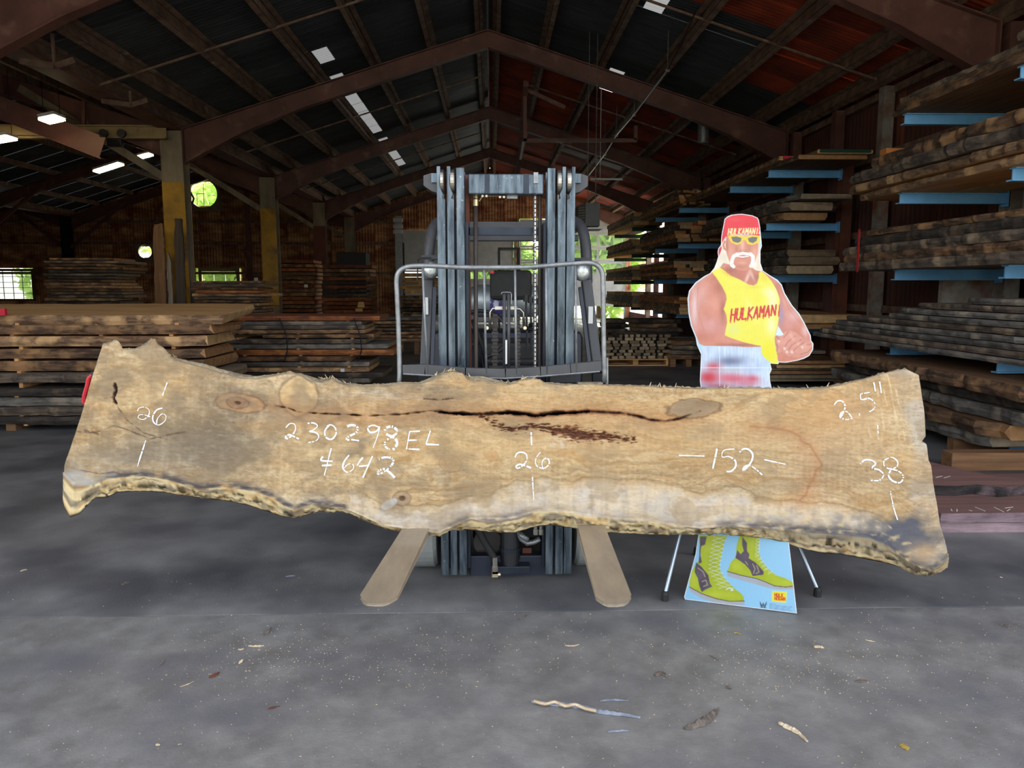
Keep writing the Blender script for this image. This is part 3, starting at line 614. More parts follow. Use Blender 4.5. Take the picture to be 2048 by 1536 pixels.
fig = np.abs(np.sin((N_(31, .011, .02, 3))*34)); mix((1-fig)**4*.6*np.clip(N_(8, .004, .006)*4-1.4, 0, 1), (132, 102, 66))
fig2 = np.abs(np.sin(N_(37, .0035, .012, 3)*52+Yp*.03)); mix((1-fig2)**3*.36, (146, 116, 76)); fig3 = np.abs(np.sin(N_(39, .007, .016, 4)*60)); mix((1-fig3)**6*.5*np.clip(1.4-np.hypot((X-900)/160, (Yp-900)/90), 0, 1), (138, 106, 70)); mix((1-fig3)**5*.6*np.clip(1.3-np.hypot((X-290)/130, (Yp-790)/100), 0, 1), (134, 104, 70))
# broad tonal areas of the real board, plus a painted end sheen
mix(gau(400, 880, 130, 50)*.8*(.6+N_(5, .02, .02)), (126, 114, 96)); mix(np.clip((480-X+30*(N_(6,.01,.02)-.5))/18,0,1)*np.clip((X-330)/40,0,1)*np.clip((950-Yp)/30,0,1)*np.clip((Yp-815)/12,0,1)*.55, (112, 98, 80)); mix(gau(300, 930, 150, 32)*.8, (142, 132, 118)); mix(gau(480, 850, 50, 90, .1)*.55, (118, 104, 86))
mix(gau(400, 790, 60, 60)*.5, (156, 134, 104)); mix(gau(700, 790, 160, 24)*.5, (150, 128, 98)); mix(gau(250, 730, 60, 40)*.4, (176, 158, 126))
mix(gau(860, 800, 110, 25)*.45, (176, 136, 96)); mix(gau(640, 800, 40, 30)*.5, (140, 120, 92))
mix(gau(960, 880, 260, 40)*.35, (206, 170, 116)); mix(gau(760, 845, 130, 12)*.4, (198, 146, 92)); mix(gau(1240, 870, 220, 50)*.4, (196, 148, 96))
mix(gau(1500, 830, 200, 60)*.3, (206, 172, 118)); mix(gau(1420, 830, 60, 30)*.5, (206, 160, 108)); mix(gau(1660, 820, 60, 30)*.5, (206, 150, 96))
mix(gau(1700, 880, 150, 120)*.5, (198, 164, 122)); mix(gau(1640, 960, 60, 90)*.4, (186, 144, 108))
mix(gau(1250, 960, 260, 50)*.25, (170, 144, 104))
mix(np.clip((X-(rx-48+14*np.sin(Yp*.03)))/26, 0, .75)*(X > 1500), (184, 178, 170))  # greyish sheen painted into the colour along the right end
m = gau(740, 786, 150, 22)*(N_(121, .01, .06, 5) > .47); mix(m*.7, (150, 138, 124)); m = gau(700, 784, 110, 16)*np.clip(fbm((X+warp)*.012, (Yp+warp)*.12, 123, 5)*4-1.9, 0, 1); mix(m*.9, (222, 204, 168))
mix(gau(680, 782, 90, 10, .1)*.5*(N_(125, .02, .1, 4) > .52), (92, 86, 84))
mix(gau(1060, 800, 90, 24)*.35, (220, 190, 140)); mix(gau(1060, 790, 160, 30)*np.clip(N_(127, .04, .02, 4)*3-1.3, 0, .5), (176, 150, 112))
drk = N_(129, .006, .012, 6); mix(np.clip((drk-.55)*4, 0, .55)*(X < 900), (120, 104, 84)); mix(np.clip((drk-.57)*4, 0, .35)*(X >= 900), (146, 120, 86))
orn = N_(131, .004, .012, 5); mix(np.clip((orn-.52)*3.5, 0, .4), (200, 156, 100))
pit_ = N_(133, .10, .3, 3); mix(np.clip((pit_-.76)*7, 0, .5), (110, 88, 62)); mix(np.clip((.22-pit_)*6, 0, .35), (230, 214, 180)); fine_ = fbm(X*.03, (Yp+warp*.5)*.35, 139, 4); mix(np.clip((fine_-.5)*1.6, 0, .2), (140, 112, 78)); mix(np.clip((.48-fine_)*1.6, 0, .18), (222, 200, 160))
# sapwood band along the lower edge
db = interp(BOT, X)-Yp; bw = 62+18*np.sin(X*.006)+(N_(41, .01, .01)-.5)*40
bw = np.where(X < 700, bw*.55, bw)
sap = np.clip((bw-db)/24, 0, 1)*np.clip((X-470)/160, 0, 1); mix(sap*.72, (224, 208, 184)); mix(sap*np.clip(fbm(X*.05, Yp*.008, 77, 3)*1.8-.8, 0, .55), (176, 160, 140)); mix(sap*np.clip(N_(79, .02, .035, 6)*2.4-1.1, 0, .4), (190, 186, 184))
mix(np.exp(-((bw-db)/2.2)**2)*.55*(X > 700), (128, 108, 82))
mix(np.exp(-((bw+16-db)/2)**2)*.3*(X > 900), (140, 118, 88))
# dark growth lines near lower right
for k in range(6): mix(np.exp(-((db-88-k*15-10*np.sin(X*.008+k))/2.2)**2)*.28*np.clip((X-1050)/200, 0, 1), (124, 104, 76))
# saw marks
mix(.10*(np.sin(X*.55+Yp*.02) > .3)*(N_(51, .004, .004) > .5), (226, 206, 168)); mix(.25*np.exp(-((X-(1180+.03*(Yp-900)))/3)**2)*(Yp > 850), (140, 120, 96)); mix(.3*np.exp(-((X-(1208))/1.5)**2)*(Yp > 880), (230, 212, 180))
for xs in (1722, 1738, 1752, 1765, 1779, 1790): mix(.5*np.exp(-((X-xs-(Yp-760)*.16)/1.3)**2)*(N_(int(xs), .02, .03) > .52)*(Yp < 880), (236, 220, 184))
# speckle stain
sp = N_(61, .14, .16, 4); mix(np.clip((sp-.62)*2, 0, .12), (130, 108, 78)); mix(np.clip((.38-sp)*2, 0, .12), (222, 200, 162)); sp = N_(62, .03, .045, 6); fw_ = np.clip((1250-X)/500, .35, 1); mix(np.clip((sp-.54)*2, 0, .22)*fw_, (150, 124, 90)); mix(np.clip((.46-sp)*2, 0, .2)*fw_, (216, 194, 156))
blo = N_(65, .012, .018, 5); mix(np.clip((blo-.56)*5, 0, .55)*(gau(450, 850, 420, 160)), (112, 98, 80)); mix(np.clip((blo-.6)*5, 0, .4), (150, 128, 98))
# wavy water-stain line on the right
d, t = dseg([(1500,853),(1545,856),(1580,862),(1598,872),(1602,882),(1620,890),(1630,908),(1642,925),(1645,932),(1632,940),(1628,955),(1618,972),(1612,990),(1600,1000)]); mix(np.exp(-(d/2.0)**2)*.6, (150, 92, 58)); mix(np.exp(-(d/22)**2)*.3*(X < 1640), (178, 122, 82))
# knots
def knot(cx, cy, r1, r2, col, ring, dark=None, ang=0, rings=0):
    c, s = math.cos(ang), math.sin(ang); dx = X-cx; dy = Yp-cy; q = np.hypot((dx*c+dy*s)/r1, (-dx*s+dy*c)/r2)+(N_(int(cx), .03, .03)-.5)*.35
    mix(np.clip((1.02-q)*8, 0, .62), col); mix(np.exp(-((q-1.05)/.07)**2)*.7, ring)
    if rings: mix(np.clip(1-q, 0, 1)*.5*(np.sin(q*rings) > .3), ring)
    if dark: mix(np.clip((.42-q)*6, 0, 1), dark); H[...] -= np.clip((.42-q)*5, 0, 1)*.012
    return q
knot(598, 792, 38, 38, (216, 180, 126), (128, 106, 78), rings=0); knot(478, 806, 46, 18, (190, 140, 94), (128, 88, 56), None, .1); knot(476, 806, 22, 11, (150, 100, 66), (90, 54, 34), (84, 52, 34), .1)
knot(902, 928, 22, 16, (176, 140, 96), (150, 118, 80), None, .4, 18); knot(985, 912, 12, 9, (190, 140, 90), (150, 112, 74), None, 0, 12)
knot(803, 997, 18, 13, (150, 128, 104), (104, 84, 66), (108, 84, 64)); knot(778, 1008, 18, 9, (206, 212, 216), (150, 130, 104), None, -.5)
mix(gau(405, 885, 105, 48)*.42, (118, 108, 92)); mix(gau(440, 840, 60, 40, .2)*.35, (104, 90, 72)); mix(gau(250, 915, 90, 26)*.4, (140, 130, 114)); mix(gau(640, 905, 120, 45)*.3, (206, 172, 120)); mix(gau(960, 900, 130, 50)*.3, (206, 174, 122)); mix(gau(560, 850, 60, 10)*.5, (204, 158, 104)); mix(gau(1330, 890, 240, 50)*.28, (208, 172, 120)); mix(gau(1680, 830, 90, 50)*.35, (204, 156, 104))
# growth swirl at the left butt
q = np.hypot((X-300)/150, (Yp-795)/95); mix(np.clip(1.1-q, 0, 1)*.5*(np.abs(np.sin(q*22+N_(91, .02, .02)*6)) ** 4), (150, 118, 78)); mix(gau(300, 790, 80, 60)*.35, (214, 180, 128))
def line(P, w, col, a=.9, h=0, hw=None):
    d, t = dseg(P); jit = (N_(int(P[0][0]), .08, .08, 4)-.5)*w*2.4; m = np.clip((w-(d+jit))/1.6, 0, 1)*a; mix(m, col)
    H[...] -= np.clip((w-(d+jit))/max(w, 1), 0, 1)*h; return d+jit, t
fk_ = fbm(X*.06, Yp*.09, 141, 5); fw_ = np.clip((1150-X)/500, .22, 1); mix(np.clip((fk_-.55)*2, 0, .16)*fw_, (140, 114, 80)); mix(np.clip((.42-fk_)*2, 0, .14)*fw_, (224, 204, 166))
sm_ = fbm(X*.008, Yp*.014, 143, 6); mix(np.clip((sm_-.52)*4, 0, .42)*np.clip((1250-X)/500, .15, 1), (124, 108, 88))
line([(228,768),(232,782),(226,794),(230,806)], 3, (50, 30, 20), 1, .012); line([(226,794),(208,797)], 1, (110, 72, 44)); line([(230,806),(252,838),(288,866),(335,880)], 1.3, (84, 66, 50))
line([(150,862),(176,866),(200,862),(228,851),(262,862),(300,878),(345,868),(370,864)], 1.5, (92, 74, 56)); line([(170,862),(195,868)], 3, (96, 76, 60), .7, .004)
line([(365,814),(420,822),(460,832),(520,842)], 1, (120, 98, 74), .6); line([(600,960),(650,955),(700,962),(760,985),(790,1010)], 1.1, (140, 118, 90), .6); line([(862,965),(875,950),(900,944),(930,940)], 1, (110, 88, 64), .7)
line([(848,798),(880,800),(905,797)], 1.6, (80, 54, 38), 1, .004)
# the long crack with its brown rotten lips
CRK = [(552,812),(575,816),(597,824),(640,827),(690,829),(740,832),(800,829),(860,822),(880,824),(905,827),(950,829),(985,827),(1020,825),(1050,828),(1070,832),(1095,828),(1130,826),(1180,823),(1240,826),(1275,832),(1300,840),(1330,842),(1360,838),(1385,828),(1402,822)]
d, t = dseg(CRK); lipw = np.interp(X, [540, 640, 860, 900, 1000, 1060, 1180, 1300, 1400], [3, 2, 3, 5, 6, 8, 7, 5, 3.5])
dj = d+(N_(97, .05, .07, 4)-.5)*5; mix(np.clip((lipw-dj)/4, 0, 1)*.9, (104, 62, 38)); mix(np.exp(-(d/22)**2)*.28, (170, 112, 66))
gap = np.interp(X, [540, 600, 700, 860, 880, 900, 930, 960, 980, 1050, 1075, 1100, 1150, 1180, 1230, 1290, 1400], [1, 1.3, 1.4, 1.5, 3, 2.5, 3, 1.8, 3.4, 4.2, 2.8, 3, 3.6, 2.6, 1.4, 1.8, 1])
core = np.clip((gap-dj)/1.5, 0, 1); mix(core, (34, 20, 14)); H -= np.clip((gap*1.3-dj)/3, 0, 1)*.02
# bark inclusion right end of crack
dx = (X-1385)/52; dy = (Yp-(818-(X-1385)*.05))/20; q = np.hypot(dx, dy)+(N_(99, .03, .04)-.5)*.5; mix(np.clip((1-q)*4, 0, .75), (140, 120, 96)); mix(np.exp(-((q-1)/.08)**2)*.5, (86, 62, 44)); H -= np.clip(1-q, 0, .5)*.006
# rotten pocket
d, t = dseg([(962,832),(985,846),(1010,858),(1035,858),(1060,852),(1090,856),(1120,862),(1150,868),(1190,872),(1240,876),(1275,880)])
w = np.interp(X, [960, 1000, 1050, 1100, 1150, 1200, 1280], [2, 5, 5, 8, 15, 10, 2]); rj = d+(N_(101, .07, .3, 5)-.5)*26; mix(np.clip((w-rj)/4, 0, 1)*.9, (118, 70, 44)); mix(np.clip((w*.5-rj)/3, 0, 1)*.7, (70, 40, 28)); H -= np.clip((w-rj)/w, 0, 1)*.012+np.clip((w-rj)/w, 0, 1)*(N_(102, .2, .4, 3)-.5)*.02
mix(gau(1120, 885, 30, 10)*.5*(N_(103, .1, .1) > .5), (214, 206, 200))
# grey bark patches at lower left, dark patches lower right
m = np.clip(gau(195, 958, 110, 20)*1.6-.3, 0, 1)*np.clip(N_(105, .03, .05)*3-.9, 0, 1); mix(m, (166, 162, 156)); line([(130,930),(150,938),(200,948),(226,944),(246,950),(284,946)], 1.6, (108, 92, 74))
mix(gau(150, 975, 40, 30)*.8, (186, 182, 174))
m = np.clip((1.0-db/34+(N_(107, .02, .03)-.5)*1.6), 0, 1)*np.clip((X-1440)/160, 0, 1); mix(m*.75, (104, 100, 98)); bandd = np.interp(X, [190, 240, 300, 590, 620, 690, 700, 880, 900, 1020, 1100, 1420, 1460, 1600], [0, .9, 1, 1, .9, .9, 0, 0, .6, .6, .15, .15, .7, .8]); mix(np.clip(1.25-db/(9+7*N_(135, .02, .02)), 0, 1)*bandd*np.clip(N_(137, .03, .1, 4)*3-.7, 0, 1), (84, 78, 78)); m2 = np.clip(gau(1790, 1072, 130, 48)*1.7*N_(109, .02, .03)*1.6-.35, 0, 1); mix(m2, (92, 92, 98))
mix(np.clip(N_(111, .04, .09)*4-2.3, 0, .8)*(db < 40)*(X > 1450), (206, 182, 136)); mix(gau(1845, 1105, 30, 22)*.6, (196, 160, 116))
# edge shading-free relief: general undulation and live edge roll-off
H += (N_(113, .012, .014)-.5)*.012 + (N_(115, .05, .06)-.5)*.004
H -= np.exp(-db/9)*.010*(db > 0); dt = Yp-interp(TOP, X); H -= np.exp(-np.clip(dt, 0, 99)/6)*.012
lump = np.clip(1-np.hypot((X-905)/48, (Yp-770)/30), 0, 1); H += lump*.012
keep = ~((core[:-1, :-1] > .9) & (H[:-1, :-1] < -.012) & (((X[:-1, :-1] > 872) & (X[:-1, :-1] < 945)) | ((X[:-1, :-1] > 990) & (X[:-1, :-1] < 1185))))
F = slabpt(X, Yp, H)
TH = .064; nrm = np.array([0, -1, LEAN]); nrm /= np.linalg.norm(nrm)
# back face: follows the outer live-edge outlines
ytb = interp(OUTT, np.clip(X[0], 206, 1812)); ybb = interp(OUT, X[-1])
ybk = ytb[None, :]*(1-v)+ybb[None, :]*v
Bk = slabpt(X, ybk, 0); sc_ = 1+TH/3.5
Bk = slabpt(X, ybk, 0) - nrm*TH
# keep the same apparent outline: push along the view ray onto the back plane
cam0 = np.array([0, 0, CH]); dirs = slabpt(X, ybk, 0)-cam0; tt_ = (Y0-LEAN*ZS0+LEAN*CH+TH*1.008)/(dirs[..., 1]-LEAN*dirs[..., 2]); Bk = dirs*tt_[..., None]+cam0
Bk = Bk + ((fbm(X*.03, Yp*.03, 201, 3)-.5)*.008)[..., None]*(-nrm)
nF = NU*NV; idx = np.arange(nF).reshape(NV, NU)
kk = keep; q = np.stack([idx[:-1, :-1], idx[1:, :-1], idx[1:, 1:], idx[:-1, 1:]], -1)[kk]
faces = [tuple(a) for a in q.tolist()] + [tuple(a) for a in (q[:, ::-1]+nF).tolist()]
verts = np.concatenate([F.reshape(-1, 3), Bk.reshape(-1, 3)]); cols = np.concatenate([C.reshape(-1, 3), C.reshape(-1, 3)*.8])
kp = np.pad(kk, 1); inner = []
for (di, dj_, a, b) in ((-1, 0, (0, 0), (0, 1)), (1, 0, (1, 1), (1, 0)), (0, -1, (1, 0), (0, 0)), (0, 1, (0, 1), (1, 1))):
    m = kk & ~kp[1+di:1+di+NV-1, 1+dj_:1+dj_+NU-1]; ii, jj = np.nonzero(m)
    outer = ((ii+di < 0) | (ii+di >= NV-1) | (jj+dj_ < 0) | (jj+dj_ >= NU-1))
    for i, j in zip(ii[~outer], jj[~outer]):
        p = idx[i+a[0], j+a[1]]; r = idx[i+b[0], j+b[1]]; faces.append((int(p), int(r), int(r+nF), int(p+nF)))
# outer rim: ring of boundary indices, subdivided in K rows with relief
ring = list(idx[0, ::-1]) + list(idx[1:, 0]) + list(idx[-1, 1:]) + list(idx[-2:0:-1, -1])
ring = np.array(ring); K = 10; nb = len(verts); Rf = verts[ring]; Rb = verts[ring+nF]; rp = np.stack([X.reshape(-1)[ring], Yp.reshape(-1)[ring]], -1)
s = np.arange(len(ring)); isb = np.zeros(len(ring)); isb[NU+NV-2:NU+NV-2+NU] = 1; ist = np.zeros(len(ring)); ist[:NU] = 1
rows = [ring]; newv = []; newc = []; cnt = nb
for k in range(1, K):
    f_ = k/K; P = Rf*(1-f_)+Rb*f_; nz_ = fbm(s*.045+f_*3, f_*6+s*0, 301, 4)-.5; n2 = fbm(s*.16, f_*9+s*0, 303, 3)-.5
    dz_ = isb*(nz_*.034+n2*.02)*(4*f_*(1-f_))*1.2 - isb*.006*math.sin(f_*math.pi) + ist*(n2*.02+nz_*.015)*math.sin(f_*math.pi)
    P = P.copy(); P[:, 2] += dz_; P[:, 1] -= isb*(nz_*.012)
    strat = fbm(s*.02+.3*np.sin(s*.02), f_*7+s*.006, 305, 6); base_ = np.array((240, 216, 164.))[None, :]*np.ones((len(ring), 1))
    mm = np.clip((strat-.52)*9, 0, 1)[:, None]; base_ = base_*(1-mm*.7)+np.array((112, 102, 94.))*mm*.7; mm = np.clip((fbm(s*.05, f_*9+s*.01, 311, 4)-.56)*8, 0, 1)[:, None]; base_ = base_*(1-mm*.5)+np.array((196, 140, 72.))*mm*.5
    mm = np.clip((fbm(s*.05, f_*5+s*0, 307, 4)-.55)*5, 0, 1)[:, None]; base_ = base_*(1-mm*.6)+np.array((226, 206, 160.))*mm*.6
    dk = (isb*np.clip((rp[:, 0]-1480)/200, 0, .55)*(1-f_)+ist*.45)[:, None]; base_ = base_*(1-dk)+np.array((98, 90, 82.))*dk
    pale = (1-isb)*(1-ist); base_ = base_*(1-pale[:, None]*.6)+np.array((190, 176, 150.))*pale[:, None]*.6
    newv.append(P); newc.append(base_); rows.append(np.arange(cnt, cnt+len(ring))); cnt += len(ring)
rows.append(ring+nF); verts = np.concatenate([verts]+newv); cols = np.concatenate([cols]+newc)
for k in range(K):
    a = rows[k]; b = rows[k+1]; a2 = np.roll(a, -1); b2 = np.roll(b, -1); faces += [tuple(x) for x in np.stack([a, b, b2, a2], -1).tolist()]
def lin_np(c): c = np.clip(c, 0, 255)/255; return np.where(c <= .04045, c/12.92, ((c+.055)/1.055)**2.4)
off = Vector((0, 3.4, .35)); me = bpy.data.meshes.new('live_edge_slab'); me.from_pydata((verts-np.array(off)).tolist(), [], faces)
ca = me.color_attributes.new('Col', 'FLOAT_COLOR', 'POINT'); ca.data.foreach_set('color', np.concatenate([lin_np(cols)*.88, np.ones((len(cols), 1))], 1).ravel())
me.polygons.foreach_set('use_smooth', [True]*len(faces)); me.materials.append(vmat('slab_wood', .82, bump=.0016, bscale=26, st=(.35, 1, 2.2), spec=.25, fine=.09))
slab = bpy.data.objects.new('live_edge_slab', me); COL.objects.link(slab); slab.location = off; WL[slab.name] = off
tag(slab, 'long pale live-edge slab with white chalk numbers, held upright across the forklift forks', 'slab')
# ---- chalk marks: thin ribbons lying on the face
from bisect import bisect
def hgt(px, py):
    j = int(round((px-205)/(1812-205)*(NU-1))); j = max(0, min(NU-1, int(round((px - X[NV//2, 0])/(X[NV//2, -1]-X[NV//2, 0])*(NU-1)))))
    for _ in range(2):
        col = Yp[:, j]; i = int(np.clip(np.searchsorted(col, py), 0, NV-1)); j = int(np.clip(np.searchsorted(X[i], px), 0, NU-1))
    return H[i, j]
def smoothp(P, n=5):
    out = []
    for i in range(len(P)-1):
        p0 = P[max(i-1, 0)]; p1 = P[i]; p2 = P[i+1]; p3 = P[min(i+2, len(P)-1)]
        for k in range(n):
            t = k/n; out.append(tuple(.5*((2*p1[c])+(-p0[c]+p2[c])*t+(2*p0[c]-5*p1[c]+4*p2[c]-p3[c])*t*t+(-p0[c]+3*p1[c]-3*p2[c]+p3[c])*t**3) for c in (0, 1)))
    return out+[P[-1]]
def chalk(strokes, w=3.2, sc=1, ox=0, oy=0, dash=.06, sm=True):
    mb = MB()
    for P in strokes:
        P = [(ox+x/sc, oy+y/sc) for x, y in P]; P = smoothp(P) if sm and len(P) > 2 else [(P[0][0]+(P[-1][0]-P[0][0])*k/8, P[0][1]+(P[-1][1]-P[0][1])*k/8) for k in range(9)]
        Q = []
        for i in range(len(P)-1):
            L_ = math.hypot(P[i+1][0]-P[i][0], P[i+1][1]-P[i][1]); n = max(1, int(L_/1.6))
            Q += [(P[i][0]+(P[i+1][0]-P[i][0])*k/n, P[i][1]+(P[i+1][1]-P[i][1])*k/n) for k in range(n)]
        Q.append(P[-1]); ww = w*random.uniform(.75, 1.1)
        for i in range(len(Q)-1):
            if random.random() < dash: continue
            dx, dy = Q[i+1][0]-Q[i][0], Q[i+1][1]-Q[i][1]; L_ = math.hypot(dx, dy) or 1; nx, ny = -dy/L_, dx/L_; ww = max(w*.55, min(w*1.2, ww+random.uniform(-.5, .5)))
            pts = [(Q[i][0]+nx*ww/2, Q[i][1]+ny*ww/2), (Q[i+1][0]+nx*ww/2, Q[i+1][1]+ny*ww/2), (Q[i+1][0]-nx*ww/2, Q[i+1][1]-ny*ww/2), (Q[i][0]-nx*ww/2, Q[i][1]-ny*ww/2)]
            vs = [slabpt(a, b, hgt(a, b)+.0022) for a, b in pts]; mb.add([tuple(float(c) for c in p) for p in vs], [(0, 1, 2, 3)])
    o = mb.build('chalk_mark', G['chalk'], parent=slab); return o
a6 = dict(sc=2.56, ox=100, oy=660); a7 = dict(sc=2.953, ox=860, oy=720); a8 = dict(sc=2.738, ox=1300, oy=680)
chalk([[(600,268),(578,335)]], **a6)
chalk([[(450,415),(462,398),(490,396),(510,412),(505,440),(480,458),(455,450),(460,435),(485,434),(515,445)], [(578,400),(548,410),(528,445),(535,475),(560,486),(590,465),(595,438),(575,430),(552,455),(548,484)]], w=2.6, **a6)
chalk([[(492,565),(470,630),(447,700)]], w=2.6, **a6)
two = [(1208,500),(1228,480),(1252,482),(1258,508),(1240,538),(1215,556),(1206,548),(1225,536),(1250,546),(1275,558)]
chalk([two, [(1320,478),(1350,476),(1370,490),(1352,510),(1328,520),(1360,524),(1376,545),(1360,568),(1322,576)], [(1430,488),(1408,515),(1412,548),(1440,560),(1464,535),(1462,502),(1438,485),(1418,495)], [(1685,498),(1655,488),(1628,500),(1640,524),(1672,518),(1688,494),(1678,540),(1655,602)]], **a6)
chalk([[(1512,500),(1545,486),(1575,498),(1568,525),(1530,545),(1518,562),(1550,562),(1588,568)]], w=4.6, dash=.27, **a6)
chalk([[(1778,512),(1750,494),(1718,505),(1722,532),(1762,552),(1778,580),(1755,612),(1720,600),(1716,572),(1748,548),(1776,528),(1778,512)]], w=4.6, dash=.27, **a6)
chalk([[(1895,518),(1842,520)], [(1842,520),(1826,606)], [(1830,565),(1885,563)], [(1822,608),(1892,612)], [(1948,515),(1925,585)], [(1925,585),(1992,588)]], **a6)
chalk([[(1440,606),(1405,744)], [(1398,648),(1388,668),(1448,672)], [(1392,694),(1450,692)], [(1532,640),(1508,672),(1500,705),(1522,728),(1552,712),(1552,690),(1528,686),(1508,706)], [(1602,652),(1575,695),(1635,692)], [(1652,645),(1602,756)]], **a6)
chalk([[(1685,662),(1710,652),(1745,655),(1760,672),(1740,702),(1705,730),(1680,738),(1682,722),(1710,712),(1738,728),(1766,755)]], w=4.6, dash=.25, **a6)
chalk([[(597,425),(600,503)]], w=2.6, **a7)
chalk([[(502,575),(515,550),(545,545),(570,560),(570,595),(545,625),(518,640),(508,628),(530,616),(562,624),(597,638)], [(652,545),(630,572),(622,605),(638,632),(675,638),(702,615),(700,588),(678,582),(662,605),(666,645)]], **a7)
chalk([[(605,690),(608,750),(613,830)]], w=2.4, **a7)
chalk([[(157,632),(297,635)]], **a8)
chalk([[(366,590),(344,705)], [(462,597),(402,604),(394,640),(430,638),(465,660),(468,692),(445,718),(418,720)], [(490,615),(510,597),(540,600),(562,628),(552,668),(525,702),(510,715),(515,696),(542,686),(580,708),(612,738)]], **a8)
chalk([[(625,655),(740,680)]], **a8)
chalk([[(1008,355),(1024,335),(1050,335),(1068,362),(1058,395),(1040,425),(1045,400),(1075,392),(1108,428)], [(1040,425),(1075,436),(1108,428)], [(1144,400),(1147,414)], [(1202,286),(1150,296)], [(1150,296),(1155,326),(1198,320),(1228,345),(1225,375),(1195,396)], [(1224,232),(1233,282)], [(1257,228),(1266,290)]], w=2.8, dash=.12, **a8)
chalk([[(1245,465),(1249,526)]], w=2.4, dash=.15, **a8)
chalk([[(1150,678),(1175,656),(1215,660),(1235,680),(1215,700),(1255,712),(1278,738),(1255,768),(1208,768)], [(1290,655),(1322,642),(1352,662),(1352,692),(1318,706),(1285,692),(1280,665),(1292,652)], [(1318,706),(1365,720),(1388,750),(1372,780),(1332,774),(1306,745),(1318,712)]], dash=.12, **a8)
chalk([[(1314,828),(1328,900),(1355,985)]], w=3, dash=.08, **a8)
# splinters along the top edge
mb = MB()
for k in range(46):
    px = random.choice([random.uniform(250, 345), random.uniform(640, 700), random.uniform(870, 940), random.uniform(985, 1070), random.uniform(1300, 1700)])
    py = float(interp(OUTT, px))+1; a = slabpt(px, py, -random.uniform(.01, .05)); h = random.uniform(3, 9); b = slabpt(px+random.uniform(-8, 8), py-h, -random.uniform(.01, .04))
    mb.tube([tuple(map(float, a)), tuple(map(float, b))], [.003, .0008], 4)
mb.build('splinters', mat('pale_splinter_wood', (214, 196, 160), (170, 150, 118), scale=30), parent=slab, kind='stuff')
# red clamp on the left end
rt = empty('red_clamp', at(172, 806, 3.6), 'red curved clamp handle behind the left end of the chalked slab', 'clamp')
mb = MB(); P = [at(x, y, 3.6) for x, y in ((185, 750), (178, 757), (174, 775), (169, 792), (168, 806), (176, 808))]; mb.tube(P, .011, 8); mb.build('handle', G['red'], parent=rt)
mb = MB(); mb.bar(P[0]+Vector((.10, -.03, .0)), P[0], .02, .03); mb.build('jaw', G['black'], parent=rt)
# ================================================================ FORKLIFT
fk = empty('forklift', (at(1012, 600, 4).x, 4.4, 0), 'dark forklift with worn steel three-channel mast, facing the camera behind the chalked slab', 'forklift')
YM = 3.78
def fx(px, Y=YM, py=560): return at(px, py, Y).x
zt = at(885, 332, YM).z; zi = at(920, 335, YM).z; zb = .035
# rails: [outer x0,x1, has cut-out top]
def rail(px0, px1, ztop, cut, side, depth=.12, y=YM):
    x0, x1 = fx(px0, y), fx(px1, y); mb = MB()
    if cut:
        zc = at(885, 398, y).z; tx = .018; zc2 = zc+.03
        pts = [(x0, zb), (x1, zb), (x1, zc), (x1-.012, zc+.004), (x0+tx+.012, zc2-.006), (x0+tx, zc2+.02), (x0+tx, ztop), (x0, ztop)]
        if side > 0: pts = [(x0+x1-a, b) for a, b in pts]
        mb.prism([(a, y, b) for a, b in pts], (0, .022, 0))
    else: mb.box((x0, y, zb), (x1, y+.022, ztop))
    zz_ = ztop if not cut else at(885, 398, y).z
    xw = x0 if side < 0 else x1-.014
    mb.box((xw, y+.022, zb), (xw+.014, y+depth, ztop)); mb.box((x0, y+depth, zb), (x1, y+depth+.02, zz_))
    o = mb.build('mast_rail', G['mast'], parent=fk, bevel=.003)
rail(875.6, 892, zt, True, -1); rail(895.5, 909.5, zt, True, -1); rail(914, 930, zi, False, -1, depth=.14)
rail(1132.5, 1149, zt, True, 1); rail(1114.5, 1130.5, zt, True, 1); rail(1094, 1109.5, zi, False, 1, depth=.14)
for a, b in ((892.5, 895), (910, 913.5), (930.5, 937), (1110, 1114), (1131, 1132.3), (1088, 1093.5)):
    mb = MB(); mb.box((fx(a), YM+.05, zb+.02), (fx(b), YM+.2, zt-.26)); mb.build('rail_web', G['mast_dark'], parent=fk)
for a, b in ((881, 890), (901, 911), (1113, 1123), (1132, 1142.5)):
    x0, x1 = fx(a), fx(b); z = at(885, 361, YM).z; mb = MB(); n = 28; r = .058
    prof = [(x0, r*.9), (x0+.004, r), (x1-.004, r), (x1, r*.9)]
    mb.tube([(p[0], YM+.045, z) for p in prof], [p[1] for p in prof], n); mb.build('roller', G['steel'], parent=fk, smooth=False)
    mb = MB(); mb.tube([((x0+x1)/2, YM+.045, z-.06), ((x0+x1)/2, YM+.045, z-.15)], .012, 8); mb.build('roller_pin', G['steel'], parent=fk)
